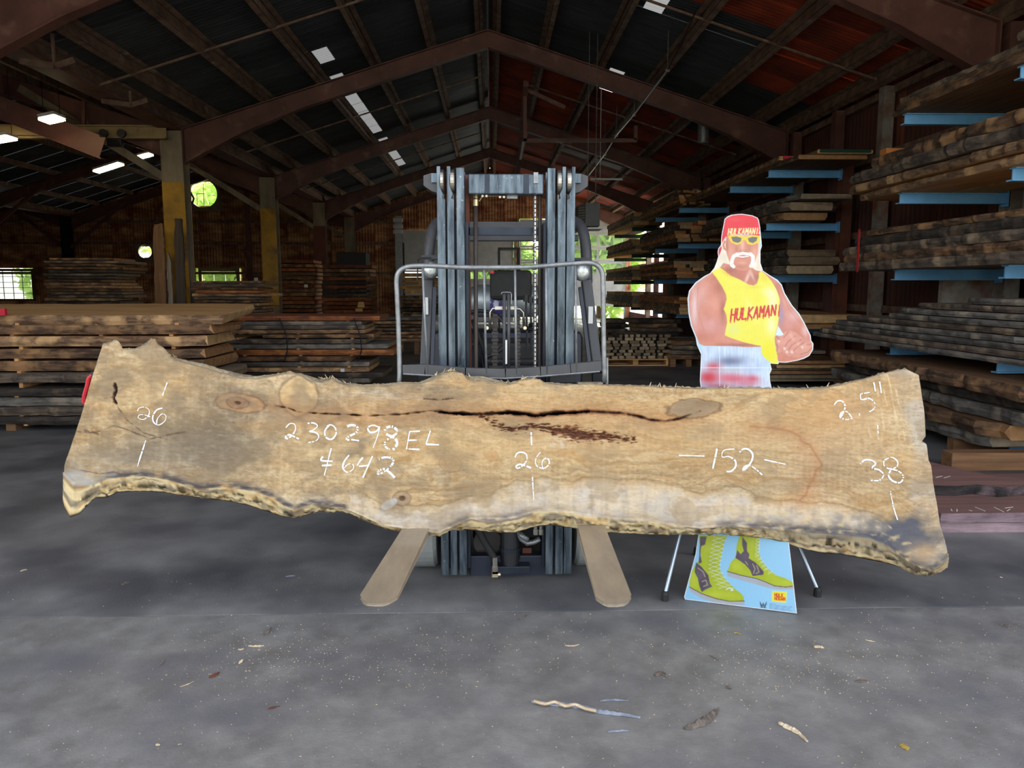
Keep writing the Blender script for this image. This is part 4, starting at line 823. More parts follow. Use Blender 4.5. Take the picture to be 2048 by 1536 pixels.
# upper tie beam
x0, x1 = fx(937), fx(1088); za, zc = at(1000, 388, YM+.02).z, at(1000, 347, YM+.02).z; mb = MB()
mb.box((x0, YM+.03, za), (x1, YM+.12, zc)); tb = mb.build('tie_beam', G['mast'], parent=fk, bevel=.006, label='blue-grey upper mast tie beam')
for a, b in ((970, 980), (1047, 1058)):
    mb = MB(); mb.box((fx(a), YM+.024, za+.004), (fx(b), YM+.035, zc-.004)); mb.build('recess_band', G['mast_dark'], parent=tb)
mb = MB(); mb.box((fx(1067), YM+.018, zc-.045), (fx(1076), YM+.034, zc+.006)); mb.build('lug', G['galv'], parent=tb)
for sx, a, b, c in ((-1, 848, 864, 875), (1, 1176, 1161, 1150)):
    x0, x1, x2 = fx(a), fx(b), fx(c); zu, zl = at(865, 343, YM).z, at(865, 383, YM).z; mb = MB()
    mb.prism([(x0, YM+.05, zu-.012), (x1, YM+.05, zu), (x2, YM+.05, zu), (x2, YM+.05, zl), (x1, YM+.05, zl+.008), (x0, YM+.05, zl+.035)], (0, .12, 0)); g1 = mb.build('roller_guard', G['guard'], parent=fk)
    mb = MB(); mb.box((min(x1, x2), YM+.03, (zu+zl)/2+.0), (max(x1, x2), YM+.055, zu-.004)); mb.build('block', G['mast'], parent=g1)
# second, third cross ties behind and at the foot
mb = MB(); x0, x1 = fx(941, 3.86, 1130), fx(1096, 3.86, 1130); mb.box((x0, 3.86, at(1000, 1158, 3.86).z), (x1, 3.92, at(1000, 1112, 3.86).z)); mb.build('lower_tie', G['navy'], parent=fk, bevel=.004)
mb = MB(); mb.box((x0, 3.90, at(1000, 470, 3.9).z), (x1, 3.94, at(1000, 455, 3.9).z)); mb.build('middle_tie', G['mast_dark'], parent=fk)
# hydraulic cylinder and its base
cx = fx(1020, 3.84, 1110); mb = MB(); mb.tube([(cx, 3.84, .055), (cx, 3.84, .10)], .047, 20); mb.tube([(cx, 3.84, .10), (cx, 3.84, 1.05)], .051, 20); mb.build('lift_cylinder', G['black'], parent=fk, smooth=False)
mb = MB(); mb.tube([(cx, 3.84, .145), (cx, 3.84, .165)], .055, 20); mb.build('cylinder_collar', G['mast_dark'], parent=fk)
mb = MB(); mb.box((fx(983, 3.8, 1160), 3.79, .032), (fx(1060, 3.8, 1160), 3.9, .075)); mb.build('cylinder_foot', G['mast_dark'], parent=fk, bevel=.004)
def pl(pts, Y): return [at(x, y, Y) for x, y in pts]
hz = MB(); hz.tube(pl([(952, 1040), (958, 1062), (968, 1082), (978, 1098), (986, 1112), (989, 1120)], 3.80), .019, 10); hz.build('hydraulic_hose', G['rubber'], parent=fk, smooth=True)
mb = MB(); mb.tube(pl([(990, 1114), (990, 1132)], 3.79), .014, 6); mb.tube(pl([(990, 1132), (990, 1142)], 3.79), .017, 6); mb.build('hose_fitting', G['steel'], parent=fk)
mb = MB(); mb.box(tuple(at(984, 1155, 3.79)), tuple(at(996, 1142, 3.79)+Vector((0, .03, 0)))); mb.tube(pl([(996, 1149), (1001, 1149)], 3.79), .009, 8); mb.build('brass_elbow', G['brass'], parent=fk)
for px in (1071, 1082):
    mb = MB(); mb.tube(pl([(px, 1048), (px, 1058)], 3.8), .009, 6); mb.tube(pl([(px, 1058), (px, 1069)], 3.8), .013, 6); mb.build('hose_fitting', G['steel'], parent=fk)
hz = MB(); hz.tube(pl([(1037, 1062), (1042, 1078), (1055, 1087), (1068, 1084), (1080, 1078)], 3.81), .014, 8); hz.tube(pl([(1040, 1066), (1046, 1074), (1056, 1080)], 3.79), .015, 8); hz.build('hydraulic_hose', G['galv'], parent=fk, smooth=True)
mb = MB(); mb.tube([tuple(at(975, 1085, 3.98)), tuple(at(975, 1085, 4.03))], .075, 24); mb.build('drive_hub', G['hose'], parent=fk)
mb = MB(); mb.box((fx(945, 4.05, 1100), 4.06, .12), (fx(1100, 4.05, 1100), 4.4, .75)); mb.build('axle_housing', G['black'], parent=fk, bevel=.02)
mb = MB(); mb.box(tuple(at(1045, 1110, 3.9)), tuple(at(1063, 1096, 3.9)+Vector((0, .03, 0)))); mb.build('bracket', G['rack_rust'], parent=fk)
# vertical supply hose, chains, pipes between the rails
mb = MB(); mb.tube(pl([(951, 392), (952, 740)], YM+.1)+[at(957, 1050, YM+.1)], .0115, 10); hh = mb.build('mast_hose', G['hose'], parent=fk, smooth=True)
mb = MB(); mb.tube(pl([(951, 387), (951, 397)], YM+.1), .013, 8); mb.tube(pl([(951, 399), (951, 412)], YM+.1), .015, 10); mb.build('hose_end', G['brass'], parent=hh)
mb = MB(); mb.tube(pl([(1080, 388), (1079, 740)], YM+.1), .009, 8); mb.build('mast_hose', G['hose'], parent=fk)
def chain(px, y0, y1, Y, w, m, step=7, par=None):
    mb = MB(); n = int((y1-y0)/step)
    for k in range(n):
        a = at(px, y0+k*step, Y); b = at(px, y0+(k+1)*step-1.2, Y); ww = w if k % 2 else w*.72; mb.bar(a, b, ww, .014, up=(0, 1, 0))
    return mb.build('lift_chain', m, parent=par or fk)
chain(1069, 388, 738, YM+.09, .018, G['hose']); mb = MB()
for k in range(40):
    y = 392+k*8.7; mb.bar(at(1070.3, y, YM+.075), at(1070.3, y+6.3, YM+.075), .007, .004, up=(0, 1, 0))
mb.build('chain_side_stripe', G['paper'], parent=fk)
mb = MB(); mb.bar(at(934, 350, YM+.13), at(940, 742, YM+.13), .02, .02, up=(0, 1, 0)); mb.build('tie_strip', G['rack_rust'], parent=fk)
chain(990, 628, 745, YM+.16, .034, G['hose']); chain(1036, 628, 745, YM+.16, .026, G['hose'])
for px in (1008.5, 1017.5):
    mb = MB(); mb.tube(pl([(px, 588), (px, 745)], YM+.05), .0085, 10); mb.build('hydraulic_pipe', G['guard'], parent=fk, smooth=True)
mb = MB(); mb.bar(at(1012.5, 680, YM+.035), at(1012.5, 728, YM+.035), .009, .006, up=(0, 1, 0)); mb.build('white_tape', G['paper'], parent=fk)
mb = MB(); mb.tube(pl([(1003, 588), (1004, 585), (1012, 584.5), (1021, 585), (1023, 589), (1023, 608)], YM+.04), .003, 6); mb.build('hose_clip', G['galv'], parent=fk)
mb = MB(); mb.tube(pl([(980, 660), (980, 624), (985, 617), (1010, 616), (1040, 618), (1047, 625), (1048, 660)], YM+.13), .007, 8); ar = mb.build('chain_guard_bar', G['steel'], parent=fk, smooth=True)
mb = MB(); mb.bar(at(990, 616, YM+.12), at(1034, 616, YM+.12), .014, .016); mb.build('cross_pin', G['steel'], parent=ar)
for px in (974, 1050):
    mb = MB(); mb.tube([tuple(at(px, 656, YM+.12)), tuple(at(px, 656, YM+.15))], .009, 8); mb.build('bolt', G['brass'], parent=ar)
# small pipe work under the tie beam
mb = MB(); mb.tube(pl([(958, 402), (965, 392), (1000, 391), (1012, 392)], YM+.1), .004, 6); mb.build('feed_pipe', G['brass'], parent=fk)
for px in (965, 973, 1000, 1008):
    mb = MB(); mb.tube([tuple(at(px, 392 + (2 if px > 990 else 0), YM+.06)), tuple(at(px, 392+(2 if px > 990 else 0), YM+.1))], .006, 8); mb.build('bolt', G['steel'], parent=fk)
mb = MB(); mb.box(tuple(at(1014, 397, YM+.08)), tuple(at(1035, 388, YM+.08)+Vector((0, .05, 0)))); mb.build('valve_block', G['galv'], parent=fk)
# load backrest (bent tube) and carriage
YB = 3.535
fr = MB(); L1 = [(798, 765), (799, 740), (797, 660), (794, 590), (793, 560), (797, 545), (808, 536), (828, 532), (870, 532), (930, 535), (985, 535), (1060, 534), (1110, 530), (1150, 527), (1180, 526), (1196, 532), (1204, 545), (1206, 570), (1207, 650), (1209, 765)]
fr.tube([at(x, y, YB) for x, y in smoothp(L1, 4)], .0115, 10); br = fr.build('load_backrest', G['galv'], parent=fk, smooth=True)
for a, b in ((845, 856), (968, 973), (1030, 1033), (1092, 1094), (1151, 1153)):
    y0 = 533 if a > 900 and a < 1100 else 529; mb = MB(); mb.tube([at(a, y0, YB), at((a*.6+b*.4), 640, YB-.004), at(b, 748, YB)], .0058, 8); mb.build('vertical_rod', G['galv'], parent=br, smooth=True)
mb = MB(); P = pl([(806, 739), (850, 738), (930, 745), (1010, 747), (1080, 743), (1140, 737), (1200, 731)], YB+.01)
for i in range(len(P)-1): mb.bar(P[i], P[i+1]+(P[i+1]-P[i])*.02, .03, .045)
mb.build('lower_bar', G['guard'], parent=br)
mb = MB(); P = pl([(806, 748), (930, 755), (1010, 757), (1080, 753), (1200, 743)], YB-.01); mb.tube(P, .004, 6); mb.build('edge_rod', G['galv'], parent=br)
for px, y0, y1 in ((799, 712, 800), (1213, 715, 800)):
    mb = MB(); mb.bar(at(px, y0, YB+.02), at(px, y1, YB+.02), .012, .03, up=(0, 1, 0)); mb.build('side_plate', G['galv'], parent=br)
xa, xb = at(806, 800, YB).x, at(1208, 800, YB).x
for z0, z1 in ((.95, 1.05), (.52, .64)):
    mb = MB(); mb.box((xa, YB+.0, z0), (xb, YB+.06, z1)); mb.build('carriage_bar', G['black'], parent=fk, bevel=.005)
for x in (fx(900), fx(1120)):
    mb = MB(); mb.box((x-.06, YB+.06, .5), (x+.06, YM-.01, 1.1)); mb.build('carriage_plate', G['black'], parent=fk)
# forks: tapered blade, rounded tip, tall heel hidden by the slab
def fork(tipL, tipR, backL, backR, lab):
    ZF = .425; a, b, c, d = [atz(x, y, ZF) for x, y in (tipL, tipR, backR, backL)]
    k = 1.0; bl, brr = d+(d-a)*((YB-d.y)/(d.y-a.y)), c+(c-b)*((YB-c.y)/(c.y-b.y)); w = (b-a); n = 6; out = []
    dl = (bl-a).normalized(); dr = (brr-b).normalized(); cr_ = .045
    tip = [a+dl*cr_*1.2, a+dl*.012+w*.16, a+w*.28-dl*.004, a+w*.5-dl*.008, a+w*.72-dl*.004, a+dl*.012+w*.84, b+dr*cr_*1.2]
    out = [bl]+tip+[brr]; th_ = [.045]+[.014]*7+[.045]; m = MB(); nn = len(out)
    vs = list(out)+[p-Vector((0, 0, t)) for p, t in zip(out, th_)]
    m.add(vs, [tuple(range(nn)), tuple(range(2*nn-1, nn-1, -1))]+[(i, (i+1) % nn, nn+(i+1) % nn, nn+i) for i in range(nn)])
    m.box((min(bl.x, brr.x), YB-.045, ZF-.045), (max(bl.x, brr.x), YB-.001, 1.06))
    return m.build('fork', G['fork'], parent=fk, bevel=.003)
fork((714, 1202), (788, 1204), (800, 1066), (852, 1066), 'l'); fork((1197, 1206), (1266, 1202), (1160, 1064), (1213, 1064), 'r')
# drive tires, frame, tilt cylinders, guard, lamps
def tire(pxa, pxb, Y, r, w=None):
    x0, x1 = at(pxa, 1110, Y-r*.7).x, at(pxb, 1110, Y-r*.7).x; b = .018; mb = MB()
    mb.tube([(x0, Y, r+.001), (x0+b, Y, r+.001), (x1-b, Y, r+.001), (x1, Y, r+.001)], [r-b, r, r, r-b], 40); o = mb.build('drive_tire', G['tire'], parent=fk, smooth=False)
    mb = MB(); mb.tube([(x0-.004, Y, r), (x1+.004, Y, r)], r*.6, 28); mb.build('rim', G['guard'], parent=o)
tire(818, 874, 4.05, .28); tire(1151, 1207, 4.05, .28)
mb = MB(); mb.box((fx(862, 4.5), 4.62, .2), (fx(1162, 4.5), 5.9, .62)); mb.build('chassis', G['navy'], parent=fk, bevel=.03)
mb = MB(); mb.box((fx(905, 4.5), 4.42, .62), (fx(1120, 4.5), 4.6, 1.05)); mb.build('dash_panel', G['black'], parent=fk, bevel=.02)
mb = MB(); mb.box((fx(880, 5.5), 5.2, .62), (fx(1145, 5.5), 6.1, 1.0)); mb.build('engine_hood', G['guard'], parent=fk, bevel=.04)
mb = MB(); mb.box((fx(860, 6), 6.05, .2), (fx(1170, 6), 6.5, 1.15)); mb.build('counterweight', G['navy'], parent=fk, bevel=.06)
mb = MB(); mb.prism(pl([(940, 690), (972, 690), (972, 745), (940, 745)], 4.3), (0, .02, 0)); mb.build('floor_plate', G['navy'], parent=fk)
for k, (p, q_) in enumerate((((945, 640), (975, 745)), ((940, 660), (962, 740)), ((1060, 650), (1085, 660)), ((1050, 655), (1090, 680)))):
    mb = MB(); mb.tube([at(*p, 4.25), at((p[0]+q_[0])/2+4, (p[1]+q_[1])/2-5, 4.2), at(*q_, 4.25)], .012, 8); mb.build('control_hose', G['rubber'], parent=fk, smooth=True)
for k in range(3):
    mb = MB(); a = at(1052+k*9, 600+k*3, 4.7); mb.tube([a, a+Vector((.01, .02, -.3))], .008, 6); mb.tube([a-Vector((0, 0, .01)), a+Vector((0, 0, .03))], .018, 10); mb.build('control_lever', G['black'], parent=fk)
mb = MB(); sw = at(960, 668, 4.75); mb.tube([sw+Vector((.17*math.cos(t), .07*math.sin(t), .14*math.sin(t))) for t in [k*math.pi/12 for k in range(25)]], .012, 8); mb.tube([sw, sw+Vector((0, -.2, -.3))], .02, 8); mb.build('steering_wheel', G['black'], parent=fk, smooth=True)
mb = MB(); mb.box((fx(925, 5.25), 5.25, .98), (fx(1100, 5.25), 5.75, 1.12)); mb.box((fx(980, 5.7), 5.72, at(1000, 600, 5.7).z), (fx(1064, 5.7), 5.8, at(1000, 540, 5.7).z)); st = mb.build('seat', G['rubber'], parent=fk, bevel=.03)
mb = MB(); a = at(981, 547, 5.71); b = at(988, 542, 5.71); mb.box((a.x, 5.69, a.z), (b.x, 5.70, b.z)); mb.build('flag_sticker', G['pink'], parent=st)
mb = MB(); a = at(940, 602, 6.0); b = at(1086, 602, 6.0); mb.tube([a+Vector((-.02, 0, 0)), a, a+Vector((.05, 0, 0)), b-Vector((.05, 0, 0)), b], [.05, .10, .125, .125, .06], 24); tk = mb.build('fuel_tank', G['tank'], parent=fk, smooth=True, label='galvanised steel fuel tank')
mb = MB(); n = 10
for k in range(n):
    t0, t1 = -.9+1.5*k/n, -.9+1.5*(k+1)/n; xl, xr = at(980, 600, 6).x, at(1004, 600, 6).x; f_ = lambda t, r=.127: (6-r*math.cos(t), a.z+r*math.sin(t))
    mb.add([(xl, *f_(t0)), (xr, *f_(t0)), (xr, *f_(t1)), (xl, *f_(t1))], [(0, 1, 2, 3)])
mb.build('tank_decal', G['decal'], parent=tk)
mb = MB(); mb.box(tuple(at(1024, 574, 5.85)), tuple(at(1056, 566, 5.85)+Vector((0, .02, 0)))); mb.build('tank_bracket', G['brass'], parent=tk)
for s, P in ((-1, [(858, 560), (850, 745)]), (1, [(1172, 560), (1195, 745)])):
    Q = [at(*P[0], 4.15), at(*P[1], 4.05)]; mb = MB(); mb.bar(Q[0], Q[1], .055, .05, up=(0, 1, 0)); o = mb.build('guard_leg', G['guard'], parent=fk, bevel=.008)
    mb = MB(); off_ = Vector((.035*(-s)*0, 0, 0)); e = at(P[0][0]-s*12, 575, 4.1); mb.bar(e, at(P[1][0]-s*14, 745, 4.0), .018, .03, up=(0, 1, 0)); mb.build('tilt_bar', G['navy'], parent=fk)
    c = at(852 if s < 0 else 1181, 612 if s < 0 else 630, 4.08); h = .09; mb = MB(); mb.box((c.x-.012, c.y-.005, c.z-h/2), (c.x+.012, c.y, c.z+h/2)); mb.build('white_sticker', G['paper'], parent=o)
    mb = MB(); mb.bar(at(P[1][0]+s*1, 745, 4.05), at(P[1][0]+s*1, 1090, 4.1), .06, .06, up=(0, 1, 0)); mb.build('frame_post', G['black'], parent=fk)
for s, P in ((-1, [(855, 565), (858, 500), (864, 462), (874, 447), (890, 440)]), (1, [(1174, 565), (1172, 500), (1166, 462), (1156, 447), (1142, 440)])):
    mb = MB(); Q = [at(x, y, 4.2+.25*i) for i, (x, y) in enumerate(smoothp(P, 3))]; Q = [at(x, y, 4.2+.02*i) for i, (x, y) in enumerate(smoothp(P, 3))]; mb.tube(Q, .03, 8); mb.build('guard_pillar', G['guard'], parent=fk, smooth=True)
xg0, xg1 = at(868, 450, 4.35).x, at(1164, 450, 4.35).x
for i, (y0, y1, Y, m) in enumerate(((443, 457, 4.45, 'guard'), (460, 464, 4.5, 'galv'), (469, 482, 4.5, 'guard'))):
    mb = MB(); mb.box((xg0, Y, at(1000, y1, Y).z), (xg1, Y+.05, at(1000, y0, Y).z)); mb.build('overhead_guard_bar', G[m], parent=fk, bevel=.006)
for k in range(7):
    Y = 4.6+k*.17; z = at(1000, 450, 4.45).z+.03*math.sin(k/6*math.pi); mb = MB(); mb.box((xg0, Y, z-.02), (xg1, Y+.03, z+.01)); mb.build('overhead_guard_slat', G['guard'], parent=fk)
for s in (xg0, xg1-.05):
    mb = MB(); mb.box((s, 4.4, at(1000, 450, 4.45).z-.03), (s+.05, 5.75, at(1000, 450, 4.45).z+.03)); mb.bar((s+.025, 5.72, at(1000, 450, 4.45).z), (s+.025, 6.0, 1.0), .05, .05); mb.build('guard_side', G['guard'], parent=fk)
LENS = mat('headlight_glass', (208, 212, 210), (150, 156, 156), scale=50, rough=.15, metal=.6, st=(3, 1, .6), bump=.002)
for px in (862.5, 1163):
    c = at(px, 540 if px < 900 else 545, 4.0); r = .042; mb = MB(); mb.tube([c+Vector((0, .09, 0)), c+Vector((0, .02, 0)), c+Vector((0, -.004, 0))], [r*.55, r*1.0, r*1.06], 28); hl = mb.build('headlight', G['galv'], parent=fk, smooth=True)
    mb = MB(); mb.tube([c+Vector((0, 0, 0)), c+Vector((0, -.006, 0)), c+Vector((0, -.012, 0))], [r*.96, r*.9, r*.5], 28); mb.build('lens', LENS, parent=hl, smooth=True)
    mb = MB(); mb.box((c.x-.05, c.y+.0, c.z+.055), (c.x+.05, c.y+.08, c.z+.075)); mb.tube([c+Vector((-.07, 0, -.05)), c+Vector((-.07, 0, .05)), c+Vector((-.05, 0, .062)), c+Vector((.0, 0, .062))], .004, 6); mb.build('bracket', G['black'], parent=hl)
# ================================================================ HANGING THINGS
rt = empty('unit_heater', at(1182, 452, 13.5), 'dark hanging unit heater with louvred front, right of the mast top', 'heater')
a = at(1158, 452, 13.5); b = at(1200, 406, 13.5); mb = MB(); mb.box((a.x+.11, 13.5, a.z), (b.x, 14.2, b.z)); mb.prism([(a.x+.11, 13.5, a.z+.02), (a.x+.11, 13.5, b.z), (a.x, 13.65, b.z-.03), (a.x, 13.65, a.z+.05)], (0, .5, 0)); mb.build('casing', G['heater'], parent=rt)
for k in range(6):
    z = a.z+.09+k*(b.z-a.z-.12)/6; mb = MB(); mb.bar((a.x+.005, 13.62, z), (a.x+.10, 13.49, z), .02, .02); mb.build('louvre', G['galv'], parent=rt)
for dx in (.18, .32):
    mb = MB(); mb.tube([(a.x+dx, 13.8, b.z), (a.x+dx, 13.8, roofz(a.x+dx)+.19)], .008, 6); mb.build('hanger_rod', G['galv'], parent=rt)
mb = MB(); a2 = at(1174, 456, 13.6); mb.box((a2.x, 13.5, a.z-.05), (a2.x+.26, 14.0, a.z-.02)); mb.build('tray', G['white'], parent=rt)
rt = empty('conveyor_pipe', at(1338, 140, 12), 'long thin pale conduit hanging on rods under the right roof slope', 'conduit'); XP = 2.75
def onx(px, py):
    d = ray(px, py); t = XP/d.x; return Vector((XP, d.y*t, CH+d.z*t))
P = [onx(1178, 350), onx(1210, 308), onx(1233, 265+5), onx(1268, 229), onx(1335, 140)]
mb = MB(); mb.tube(P, .016, 8); mb.build('pipe', G['alu'], parent=rt); rt.name = 'hanging_conduit'; WL[rt.name] = Vector(rt.location)
for p in P[1:]:
    mb = MB(); mb.tube([p, (p.x, p.y, roofz(p.x)+.1)], .007, 6); mb.build('hanger_rod', G['galv'], parent=rt); mb = MB(); mb.box(tuple(p-Vector((.03, .02, .03))), tuple(p+Vector((.03, .02, .01)))); mb.build('clip', G['steel'], parent=rt)
mb = MB(); q0 = P[-1]; q1 = onx(1390, 25); mb.tube([q0, Vector((XP+.02, (q0.y+q1.y)/2, (q0.z+q1.z)/2)), q1], .01, 6); mb.build('cable', G['black'], parent=rt)
mb = MB(); mb.tube([at(1181, 358, 16), at(1245, 358.5, 16)], .02, 8); c_ = at(1200, 358, 16); mb.tube([c_, (c_.x, c_.y, roofz(c_.x)+.18)], .006, 5); tag(mb.build('tube_lamp', G['white']), 'short white tube beside the top of the mast under the right roof slope', 'tube')
rt = empty('door_frame_hanger', at(1160, 282, 16), 'brown hanging rectangular steel frame right of the roof ridge', 'frame'); rt.name = 'suspended_rail_assembly'; WL[rt.name] = Vector(rt.location)
for p, q_ in (((1050, 162), (1050, 283)), ((1046, 281), (1273, 281)), ((1271, 281), (1271, 252)), ((1053, 180), (1130, 215))):
    mb = MB(); mb.bar(at(*p, 16), at(*q_, 16), .07, .07); mb.build('rail', G['steel_brown'], parent=rt)
mb = MB(); mb.bar(at(1052, 168, 15.6), at(1036, 345, 20), .10, .10); tag(mb.build('drop_post', G['steel_brown']), 'slanting brown drop post near the ridge above the mast', 'post')
mb = MB(); mb.bar(at(1047, 284, 16.9), at(1041, 318, 18.2), .05, .03); tag(mb.build('light_tube', G['white']), 'white tube light on the drop post above the mast', 'tube light')
mb = MB(); c = at(1406, 286, 15.5); n = 12
for k in range(n):
    t0, t1 = math.pi*k/n, math.pi*(k+1)/n; r = .11; mb.add([(c.x+r*math.cos(t0), 15.5-r*math.sin(t0), c.z), (c.x+r*math.cos(t1), 15.5-r*math.sin(t1), c.z), (c.x+r*math.cos(t1), 15.5-r*math.sin(t1), c.z+.4), (c.x+r*math.cos(t0), 15.5-r*math.sin(t0), c.z+.4)], [(0, 1, 2, 3)])
mb.box((c.x-.11, 15.5, c.z), (c.x+.11, 15.52, c.z+.62)); tag(mb.build('vent_pipe', G['galv']), 'short pale half-round vent pipe below the right rafter', 'pipe')
for (px, py, px2, py2, Y, l) in ((40, 122, 146, 130, 10, 'higher'), (204, 202, 293, 208, 12.5, 'lower'), (412, 302, 470, 302, 18, 'far')):
    a = at(px, py, Y); b = at((px*.35+px2*.65), py2+2, Y); c = at(px2, py-2, Y+.2); mb = MB(); mb.bar(a, b, .05, .07); mb.bar(b, c, .05, .07); mb.bar(b, (b.x, b.y, roofz(b.x)+.03), .03, .03); tag(mb.build('conduit_bracket', G['purlin']), f'bent steel angle bracket hanging under the left eave, the {l} one', 'bracket')
rt = empty('door_opener', at(797, 470, 30), 'small white door operator beside the left garage door', 'door operator')
mb = MB(); q_ = at(803, 432, 30); mb.box((at(790, 470, 30).x, 30, 0), (q_.x, 30.1, q_.z)); mb.build('frame', G['galv'], parent=rt)
for y0 in (436, 449, 460):
    mb = MB(); mb.box(tuple(at(786, y0+7, 29.9)), tuple(at(805, y0, 29.9)+Vector((0, .15, 0)))); mb.build('gear_box', G['white'], parent=rt)
mb = MB(); c = at(690, 500, 29); q0 = at(673, 528, 29); q1 = at(732, 505, 29); mb.box((q0.x, 29, 0), (q1.x, 29.8, q1.z)); tag(mb.build('cabinet', G['black'], bevel=.02), 'dark machine cabinet in front of the last grey column', 'cabinet')
mb = MB(); mb.box((at(806, 640, 31).x, 31, 0), (at(806, 640, 31).x+.1, 31.1, 3.2)); tag(mb.build('door_post', G['guard']), 'dark post at the left edge of the garage door', 'post')
rt = empty('work_bench', atz(1040, 640, 0)+Vector((0, -4, 0)), 'dark steel work table far behind the mast', 'table')
mb = MB(); a = at(996, 495, 22); b = at(1040, 495, 22); mb.box((a.x, 22, a.z-.04), (b.x, 23, a.z)); mb.build('top', G['black'], parent=rt)
for x in (a.x+.03, b.x-.03):
    for y in (22.05, 22.95): mb = MB(); mb.box((x-.03, y-.03, 0), (x+.03, y+.03, a.z-.04)); mb.build('leg', G['black'], parent=rt)
# ================================================================ BOARD STACKS seen from the side (left)
def sidestack(Yf, Wd, layers, what, group, stk=None, cat='board', jit=.05, live=.03, nm='board'):
    n = len(layers)
    for i, L in enumerate(layers):
        yt_, yb_, x0, x1, ws = L[:5]; w = L[5] if len(L) > 5 else Wd
        z1 = at(500, yt_, Yf).z; z0 = at(500, yb_, Yf).z; xa = at(x0, (yt_+yb_)/2, Yf).x; xb = at(x1, (yt_+yb_)/2, Yf).x
        if z0 < .03: continue
        lb = f'{what[0].format(ws={"weather":"weathered","gray":"grey","brown":"brown","tan":"pale tan","orange":"orange-brown","dark":"dark","redb":"reddish","yellow":"yellow"}[ws])}, {ordl(i)} in the {what[1]}'
        board((xa+xb)/2, Yf+w/2+random.uniform(-jit, jit), z0, xb-xa, w, z1-z0, random.uniform(-.012, .012), ws, lb, cat, group, name=nm, live=live)
    zb_ = [at(500, L[1], Yf).z for L in layers]; k_ = max(i for i, z in enumerate(zb_) if z >= .03); zl = zb_[k_]; xa = at(layers[k_][2], 600, Yf).x; xb = at(layers[k_][3], 600, Yf).x
    for j, f_ in enumerate((.12, .5, .88)):
        x = xa+(xb-xa)*f_; mb = MB(); mb.box((x-.05, Yf+.06, 0), (x+.05, Yf+Wd-.12, zl-.001)); tag(mb.build('bearer', WS['brown'][0]), f'square timber bearer under the {what[1]}, {["first", "second", "third"][j]} from the left', 'timber')
    if stk:
        for i in range(n-1):
            za = at(500, layers[i+1][0], Yf).z; zc = at(500, layers[i][1], Yf).z
            if zc-za < .006 or za < .05: continue
            for px in stk:
                mb = MB(); x = at(px, 700, Yf).x+random.uniform(-.05, .05); mb.box((x-.02, Yf+.04, za), (x+.02, Yf+Wd-.1, zc)); tag(mb.build('sticker', WS['tan'][0]), f'spacer stick under the {ORD[i]} layer of the {what[1]}, {ORD[stk.index(px)] if stk.index(px) else "first"} from the left', 'spacer', 'spacers in the '+what[1])
# pile A: thick live-edge slabs at the far left
LA = [(626, 646, -420, 436, 'tan', 1.25), (650, 668, -400, 420, 'brown'), (672, 692, -380, 405, 'tan'), (698, 717, -380, 398, 'brown'), (722, 742, -360, 404, 'brown'), (746, 764, -400, 440, 'weather')]
LB_ = [(775+i*19, 791+i*19, -420+random.randint(-30, 30), 300+random.randint(60, 110), ['dark', 'gray', 'weather', 'dark', 'brown'][i % 5]) for i in range(5)]
sidestack(8.0, 1.1, LA+LB_, ('{ws} live-edge slab with bark edge', 'far left stack'), 'live-edge slabs in the left stack', stk=(-120, 30, 200, 350), live=.05, nm='live_edge_board')
for o in bpy.data.objects:
    if o.get('group') == 'live-edge slabs in the left stack' and 'topmost' in o['label']: o.rotation_euler = (.075, 0, 0); o.location.z += .02
mb = MB(); a = at(-30, 630, 7.93); b = at(18, 621, 7.93); mb.box((a.x, 7.86, a.z), (b.x, 7.9, b.z+.02)); tag(mb.build('end_tag', G['pink']), 'pink plastic tag on the left stack', 'tag')
# pile B
LB = [(632, 641, 427, 760, 'redb'), (643, 650, 465, 722, 'gray'), (651, 658, 465, 728, 'weather'), (660, 667, 440, 728, 'tan'), (669, 676, 525, 745, 'brown'), (679, 687, 410, 730, 'weather'), (689, 698, 415, 775, 'gray'), (700, 711, 440, 788, 'orange'), (713, 722, 440, 700, 'brown'),
      (725, 734, 420, 738, 'gray'), (736, 744, 428, 738, 'tan'), (746, 755, 450, 768, 'dark'), (757, 766, 480, 738, 'gray'), (768, 776, 500, 720, 'brown')]
sidestack(10.6, 1.0, LB, ('{ws} board', 'strapped stack'), 'boards in the strapped stack', stk=(480, 600, 700), live=.012)
for px in (565, 713):
    mb = MB(); mb.tube([at(px-6, 636, 10.52), at(px+8, 672, 10.50), at(px+10, 700, 10.5), at(px+4, 722, 10.52)], .008, 5); tag(mb.build('strap', G['black']), f'thin dark strap round the stack, {"left" if px < 600 else "right"} one', 'strap')
for k, (px, py) in enumerate(((424, 673), (482, 742), (683, 742))):
    mb = MB(); a = at(px-4, py+3, 10.47); mb.box((a.x, 10.54, a.z), (a.x+.055, 10.575, a.z+.045)); tag(mb.build('paper_tag', G['paper']), f'small white paper tag on the strapped stack, {["upper left","lower left","lower right"][k]}', 'tag')
